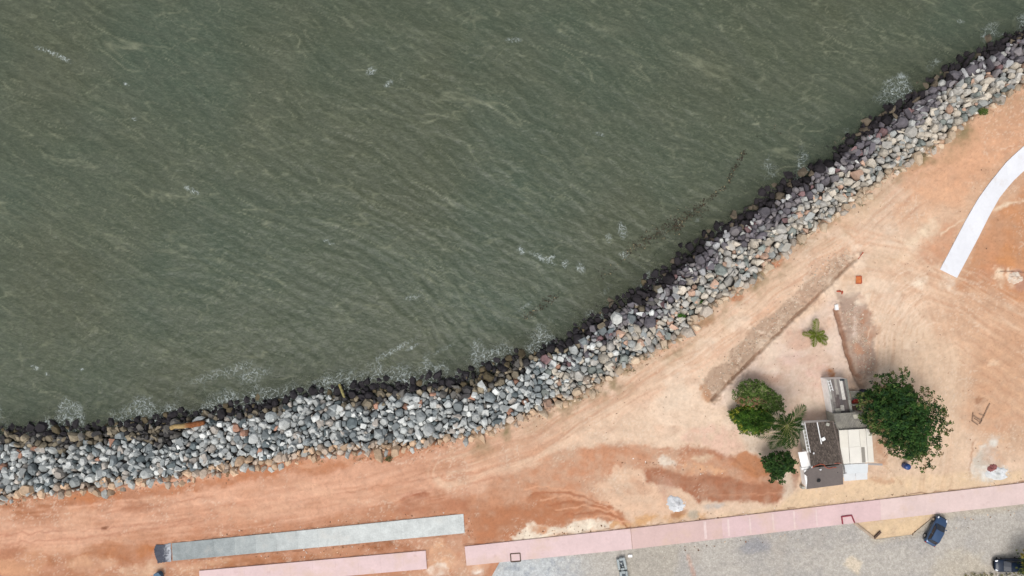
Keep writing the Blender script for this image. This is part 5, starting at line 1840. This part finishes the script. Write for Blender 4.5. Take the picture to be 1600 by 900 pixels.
board()
chunk('red_rubble', at(1311, 455, .1), (.42, .2, .14), 'brick_red', 'orange red rubble piece at the top of the second trench', 'rubble', 911)
chunk('red_rubble', at(1316, 457, .1), (.3, .17, .12), 'brick_red', 'small orange red rubble piece just right of the larger one', 'rubble', 912)
simple('marker_post', MB().tube([at(1341, 405, .08), at(1345, 399, .2), at(1349, 394, .4)], [.05, .05, .08], 6), 'brick_red', 'thin red and white marker post lying at the end of the long trench', 'post')
root = empty('white_box', at(1305.5, 480, 0), .15, 'pale blue white box at the head of the second trench', 'box')
MB().box((0, 0, .12), (.42, .72, .5)).build('box_body', M['white_paint'], root, False, .03)
MB().box((0, 0, .39), (.46, .76, .04)).build('lid', M['white_paint'], root, False, .01)

# wooden frame on the orange earth
root = empty('wooden_frame', at(1528, 654, 0), 0, 'broken wooden frame with one long plank on orange earth', 'wooden frame')
def zb(x, y): return at(1400 + x / 3.915, 560 + y / 3.915, .08) - at(1528, 654, 0)
for (a, b, w) in (((512, 402), (574, 274), .16), ((466, 382), (502, 408), .14), ((476, 352), (524, 382), .2), ((472, 330), (466, 384), .12), ((480, 368), (516, 392), .1), ((508, 338), (540, 352), .1)):
    MB().bar(zb(*a), zb(*b), w, .08).build('plank', M['timber'], root)

# heaps
def heap(name, label, cx, cy, rx, ry, h, c0, c1, seed, cat='heap'):
    n = 34
    xs = np.linspace(-1.25, 1.25, n)
    X, Y = np.meshgrid(xs, xs)
    X, Y = X.ravel(), Y.ravel()
    rr_ = np.hypot(X, Y) + .30 * fbm(X * 1.6, Y * 1.6, seed, 4)
    Z = h * np.clip(1 - rr_, -0.2, 1) ** 1 * (0.8 + .5 * fbm(X * 2.5, Y * 2.5, seed + 1, 3)) + .02
    F = grid_faces(n, n)
    ins = rr_ < 1.0
    F = F[ins[F].any(axis=1)]
    Z = np.where(ins, np.maximum(Z, .0), -.12)
    t = np.clip(.5 + .8 * fbm(X * 2.2, Y * 2.2, seed + 2, 3), 0, 1)[:, None]
    col = np.array(S(*c0)) * (1 - t) + np.array(S(*c1)) * t
    me = np_mesh(name, np.stack([X * rx * MPP, Y * ry * MPP, Z], 1), F, col)
    bm = bmesh.new()
    bm.from_mesh(me)
    bmesh.ops.delete(bm, geom=[v for v in bm.verts if not v.link_faces], context='VERTS')
    bm.to_mesh(me)
    bm.free()
    o = link_mesh(name, me, M['lime'], None, True)
    o.location = at(cx, cy, 0)
    return tag(o, label, cat)


heap('lime_heap', 'white bluish lime heap on sand above the long pavement', 1057, 787, 14.5, 14, .5, (236, 238, 240), (206, 208, 210), 501)
heap('lime_heap', 'flat white heap around red rubble by the pavement at the far side', 1558, 741, 17, 10, .25, (232, 234, 234), (212, 212, 208), 505)
heap('red_rubble_heap', 'small dark red rubble heap on the white spill', 1551, 732, 7.5, 6.5, .4, (168, 112, 108), (142, 88, 86), 502)
heap('lime_heap', 'crumbly white pile on brown earth right of the curved path', 1584, 434, 12, 9, .35, (240, 226, 208), (214, 184, 160), 503)


# ------------------------------------------------------------------ cars
def car(label, p, heading, paint, L=4.15, Wd=1.72, sedan=0.0):
    root = empty('parked_car', p, heading, label, 'car', 'cars parked on the cobbled street')
    P = M[paint]
    hl = L / 2
    # stations: x, half width, belt height, bottom
    st = [(-hl, .58, .72, .42), (-hl + .06, .72, .86, .32), (-hl + .25, .80, .95, .26), (-hl + .6, .845, .97, .24), (-.6, .86, .96, .22), (.3, .86, .95, .22), (hl - 1.15, .86, .93, .22), (hl - .75, .85, .88, .22), (hl - .4, .82, .80, .24), (hl - .16, .74, .72, .27), (hl - .04, .62, .62, .32), (hl, .5, .54, .38)]
    mb = MB()
    rings = []
    for x, w, zt, zb in st:
        w *= Wd / 1.72
        ring = []
        half = [(0.0, zb), (w * .8, zb), (w * .96, zb + .10), (w, zb + .28), (w * .985, zt - .14), (w * .93, zt - .035), (w * .80, zt), (w * .4, zt + .03), (0.0, zt + .04)]
        for y, z in half: ring.append((x, y, z))
        for y, z in half[-2:0:-1]: ring.append((x, -y, z))
        rings.append(ring)
    n = len(rings[0])
    vs = [v for r_ in rings for v in r_]
    fs = []
    for i in range(len(rings) - 1):
        for k in range(n):
            fs.append((i * n + k, i * n + (k + 1) % n, (i + 1) * n + (k + 1) % n, (i + 1) * n + k))
    fs.append(tuple(range(n)))
    fs.append(tuple((len(rings) - 1) * n + k for k in range(n)))
    mb.add(vs, fs)
    body = mb.build('body', P, root, True)
    # cabin: base loop at the belt, roof loop
    xb0, xb1 = -hl + .32 + .25 * sedan, hl - 1.02
    xr0, xr1 = xb0 + .52, xb1 - .78
    zb, zr = .95, 1.46
    wb, wr = .80 * Wd / 1.72, .60 * Wd / 1.72
    B = [Vector((xb0, -wb * .9, zb)), Vector((xb1, -wb * .92, zb - .02)), Vector((xb1, wb * .92, zb - .02)), Vector((xb0, wb * .9, zb))]
    R = [Vector((xr0, -wr, zr - .03)), Vector((xr1, -wr, zr - .02)), Vector((xr1, wr, zr - .02)), Vector((xr0, wr, zr - .03))]
    mb = MB()
    mb.add(B + R, [(0, 1, 5, 4), (1, 2, 6, 5), (2, 3, 7, 6), (3, 0, 4, 7), (3, 2, 1, 0), (4, 5, 6, 7)])
    mb.build('pillars', P, root, False, .05)
    # roof panel, gently domed
    mb = MB()
    nu, nv = 8, 8
    vs, fs = [], []
    for j in range(nv + 1):
        for i in range(nu + 1):
            u, v = i / nu, j / nv
            q = lerp(lerp(R[0], R[1], u), lerp(R[3], R[2], u), v)
            vs.append(q + Vector(((u - .5) * .06, 0, .012 + .045 * math.sin(PI * u) * math.sin(PI * v))))
    for j in range(nv):
        for i in range(nu):
            a = j * (nu + 1) + i
            fs.append((a, a + 1, a + nu + 2, a + nu + 1))
    mb.add(vs, fs)
    mb.build('roof', P, root, True)

    def pane(name, a, b, c, d, m0, m1, th=.012):
        """glass over the quad a b (bottom) c d (top), inset"""
        e = [lerp(a, b, m0), lerp(a, b, 1 - m0), lerp(d, c, 1 - m0), lerp(d, c, m0)]
        lo = [lerp(e[0], e[3], m1), lerp(e[1], e[2], m1), lerp(e[1], e[2], 1 - m1), lerp(e[0], e[3], 1 - m1)]
        nrm = (lo[1] - lo[0]).cross(lo[3] - lo[0]).normalized()
        cen = sum(lo, Vector()) / 4
        if nrm.dot(cen - Vector((0, 0, 1.0))) < 0: nrm = -nrm
        bow = [v + nrm * th for v in lo]
        md = (bow[0] + bow[1]) / 2 + nrm * .03
        mt = (bow[2] + bow[3]) / 2 + nrm * .03
        mb = MB()
        mb.add(lo + bow + [md, mt], [(4, 8, 9, 7), (8, 5, 6, 9), (0, 3, 2, 1), (0, 1, 5, 8, 4), (1, 2, 6, 5), (2, 3, 7, 9, 6), (3, 0, 4, 7)])
        return mb.build(name, M['glass'], root)
    pane('windscreen', B[1], B[2], R[2], R[1], .06, .05)
    pane('rear_window', B[3], B[0], R[0], R[3], .09, .12)
    for s, (b0, b1, r1, r0) in ((-1, (B[0], B[1], R[1], R[0])), (1, (B[3], B[2], R[2], R[3]))):
        bm_, rm_ = lerp(b0, b1, .47), lerp(r0, r1, .44)
        pane('side_window', b0, bm_, rm_, r0, .08, .10)
        pane('side_window', bm_, b1, r1, rm_, .05, .10)
    for x in (-hl + .78, hl - .82):
        for s in (-1, 1):
            Mx = Matrix.Rotation(PI / 2, 3, 'X')
            y = s * (Wd / 2 - .10)
            w = MB().lathe([(.20, -.10), (.30, -.105), (.315, -.06), (.315, .06), (.30, .105), (.20, .10)], 20, (x, y, .315), Mx).build('wheel', M['tyre'], root, True)
            MB().lathe([(.19, -.006), (.19, .006), (.05, .02)], 14, (x, y + s * .104, .315), Mx).build('rim', M['rim'], w)
            arch = MB()
            pts = [(x + .40 * math.cos(t), s * (Wd / 2 - .012), .32 + .40 * math.sin(t)) for t in np.linspace(-.1, PI + .1, 12)]
            arch.tube(pts, .035, 5)
            arch.build('wheel_arch', M['black_trim'], root)
    for s in (-1, 1):
        MB().box((hl - .26, s * .60 * Wd / 1.72, .715), (.34, .22, .10), Matrix.Rotation(-.35 * s, 3, 'Z') @ Matrix.Rotation(.3, 3, 'Y')).build('headlight', M['lamp'], root, False, .03)
        MB().box((-hl + .10, s * .66 * Wd / 1.72, .80), (.14, .18, .2), Matrix.Rotation(.4 * s, 3, 'Z')).build('tail_light', M['tail'], root, False, .03)
        MB().box((xb1 - .32, s * (Wd / 2 + .06), 1.0), (.14, .22, .13)).build('wing_mirror', P, root, False, .03)
        MB().box((-.55, s * (Wd / 2 - .005), .82), (.17, .03, .03)).build('door_handle', P, root)
        MB().box((.35, s * (Wd / 2 - .005), .82), (.17, .03, .03)).build('door_handle', P, root)
        MB().bar((-hl + .7, s * Wd / 2 * .985, .52), (hl - .9, s * Wd / 2 * .985, .52), .025, .05).build('trim_strip', M['black_trim'], root)
        MB().tube([(xb1 + .02, s * .30 + .1, .965), (xb1 - .25, s * .3 - .25, 1.12)], .012, 5).build('wiper', M['black_trim'], root)
    MB().box((hl - .05, 0, .42), (.14, 1.0, .16)).build('bumper_grille', M['black_trim'], root, False, .03)
    MB().box((-hl + .02, 0, .62), (.04, .42, .12)).build('number_plate', M['white_paint'], root)
    return root


p = at(1458, 827, .02)
car('blue grey hatchback parked askew by the pink pavement', p, math.radians(62), 'car_blue', 4.1, 1.72)
p = at(1572, 880, .02)
car('dark navy car under the overhanging tree at the bottom corner', p, math.radians(181), 'car_navy', 4.1, 1.74, .3)

# ------------------------------------------------------------------ loose stones, litter, flotsam
def scatter(name, label, cat, P, size, cols, seed, m='debris', flat=.6, zoff=0.0):
    r = np.random.default_rng(seed)
    hs_ = [mesh_arrays(hull_mesh(name, seed * 10 + k, 8, .5)) for k in range(6)]
    Vs, Fs, Cs, base = [], [], [], 0
    for (x, y, z) in P:
        v, f = hs_[r.integers(6)]
        q = r.uniform(*size)
        a = r.uniform(0, 6.28)
        Rm = np.array([[math.cos(a), -math.sin(a), 0], [math.sin(a), math.cos(a), 0], [0, 0, 1]])
        vv = (v * np.array((q * r.uniform(.8, 1.6), q, q * flat))) @ Rm.T + np.array((x, y, z + zoff))
        Vs.append(vv); Fs.append(f + base); base += len(vv)
        Cs.append(np.tile(np.array(cols[r.integers(len(cols))]) * r.uniform(.8, 1.2), (len(vv), 1)))
    o = link_mesh(name, np_mesh(name, np.concatenate(Vs), np.concatenate(Fs), np.concatenate(Cs)), M[m])
    return tag(o, label, cat, kind='stuff')


def along(P, n, spread, seed):
    r = np.random.default_rng(seed)
    Pn = np.asarray(P, float)
    d = np.r_[0, np.cumsum(np.hypot(*np.diff(Pn, axis=0).T))]
    t = r.uniform(0, d[-1], n)
    return np.interp(t, d, Pn[:, 0]) + r.normal(0, spread, n), np.interp(t, d, Pn[:, 1]) + r.normal(0, spread, n)


r_ = np.random.default_rng(77)
# spoil along both trenches
P = []
x, y = along(TRENCH_A, 800, 0, 1)
o = np.abs(r_.normal(0, 1, 800)) * 14 + 4
for a, b, q in zip(x, y, o): P.append(tuple(at(a - q * .7 + r_.normal(0, 1.5), b - q * .7 + r_.normal(0, 1.5), .02)))
x, y = along(TRENCH_B, 600, 0, 2)
o = r_.uniform(6, 36, 600)
for a, b, q in zip(x, y, o): P.append(tuple(at(a + q + r_.normal(0, 1.5), b - q * .25 + r_.normal(0, 1.5), .02)))
scatter('trench_rubble', 'broken rubble and clods thrown up along both trenches', 'rubble', P, (.05, .14), [S(212, 198, 176), S(206, 178, 154), S(222, 200, 180), S(190, 160, 138)], 41)
# stones along the landward foot of the rocks
x, y = along(LAND_PX[2:34], 900, 0, 3)
P = []
for a, b in zip(x, y):
    q = abs(r_.normal(0, 1)) * 7 - 1
    P.append(tuple(at(a + q * .5 + r_.normal(0, 1), b + q * .85, .0)))
scatter('loose_stones', 'small loose stones scattered along the landward foot of the boulders', 'stones', P, (.04, .16), [S(196, 156, 126), S(166, 130, 104), S(206, 180, 152), S(140, 112, 90)], 42)
# litter beside the concrete and pavements
P = []
for line_, n in (([(330, 838), (724, 798)], 50), ([(730, 806), (740, 840)], 16), ([(400, 872), (700, 846)], 50), ([(800, 835), (985, 822)], 50), ([(1060, 812), (1600, 752)], 60), ([(960, 720), (1140, 735)], 40), ([(1000, 868), (1320, 826)], 40), ([(1380, 846), (1600, 795)], 30)):
    x, y = along(line_, n, 4, n)
    for a, b in zip(x, y): P.append(tuple(at(a, b, .03)))
scatter('litter', 'small pale and dark bits of litter on the dirt and street', 'litter', P, (.04, .13), [S(240, 230, 220), S(230, 200, 170), S(120, 90, 70), S(150, 110, 80)], 43)
# dark specks on the sand
P = []
for _ in range(500):
    a, b = r_.uniform(900, 1600), r_.uniform(250, 790)
    w = at(a, b)
    if float(band(np.array([w.x]), np.array([w.y]))[0]) < -.1: P.append(tuple(at(a, b, .02)))
scatter('soil_clods', 'dark soil clods dotted over the pale sand', 'clods', P, (.03, .09), [S(150, 112, 88), S(176, 136, 108), S(110, 84, 68)], 44)
# flotsam lines on the sea
P = []
for line_, n, sp in (([(1163, 236), (1152, 256), (1142, 272), (1138, 286)], 90, 2.2), ([(1132, 292), (1112, 308), (1098, 320)], 60, 2), ([(1098, 320), (1070, 340), (1045, 352), (1032, 366)], 260, 5), ([(1062, 348), (1058, 360)], 60, 4), ([(1032, 362), (1005, 378), (978, 398)], 170, 5), ([(870, 462), (845, 478), (818, 498)], 90, 3), ([(1175, 215), (1230, 195)], 14, 5), ([(940, 432), (965, 415)], 20, 4)):
    x, y = along(line_, int(n * 1.25), sp * 1.1, n)
    for a, b in zip(x, y): P.append(tuple(at(a, b, WATER + .05)))
scatter('flotsam', 'drifting lines of dark brown flotsam on the sea off the rocks', 'flotsam', P, (.03, .12), [S(64, 56, 45), S(58, 50, 42), S(74, 64, 50), S(54, 48, 42), S(66, 58, 46), S(72, 64, 52), S(58, 50, 42), S(66, 58, 46), S(140, 128, 100)], 45, flat=.2)
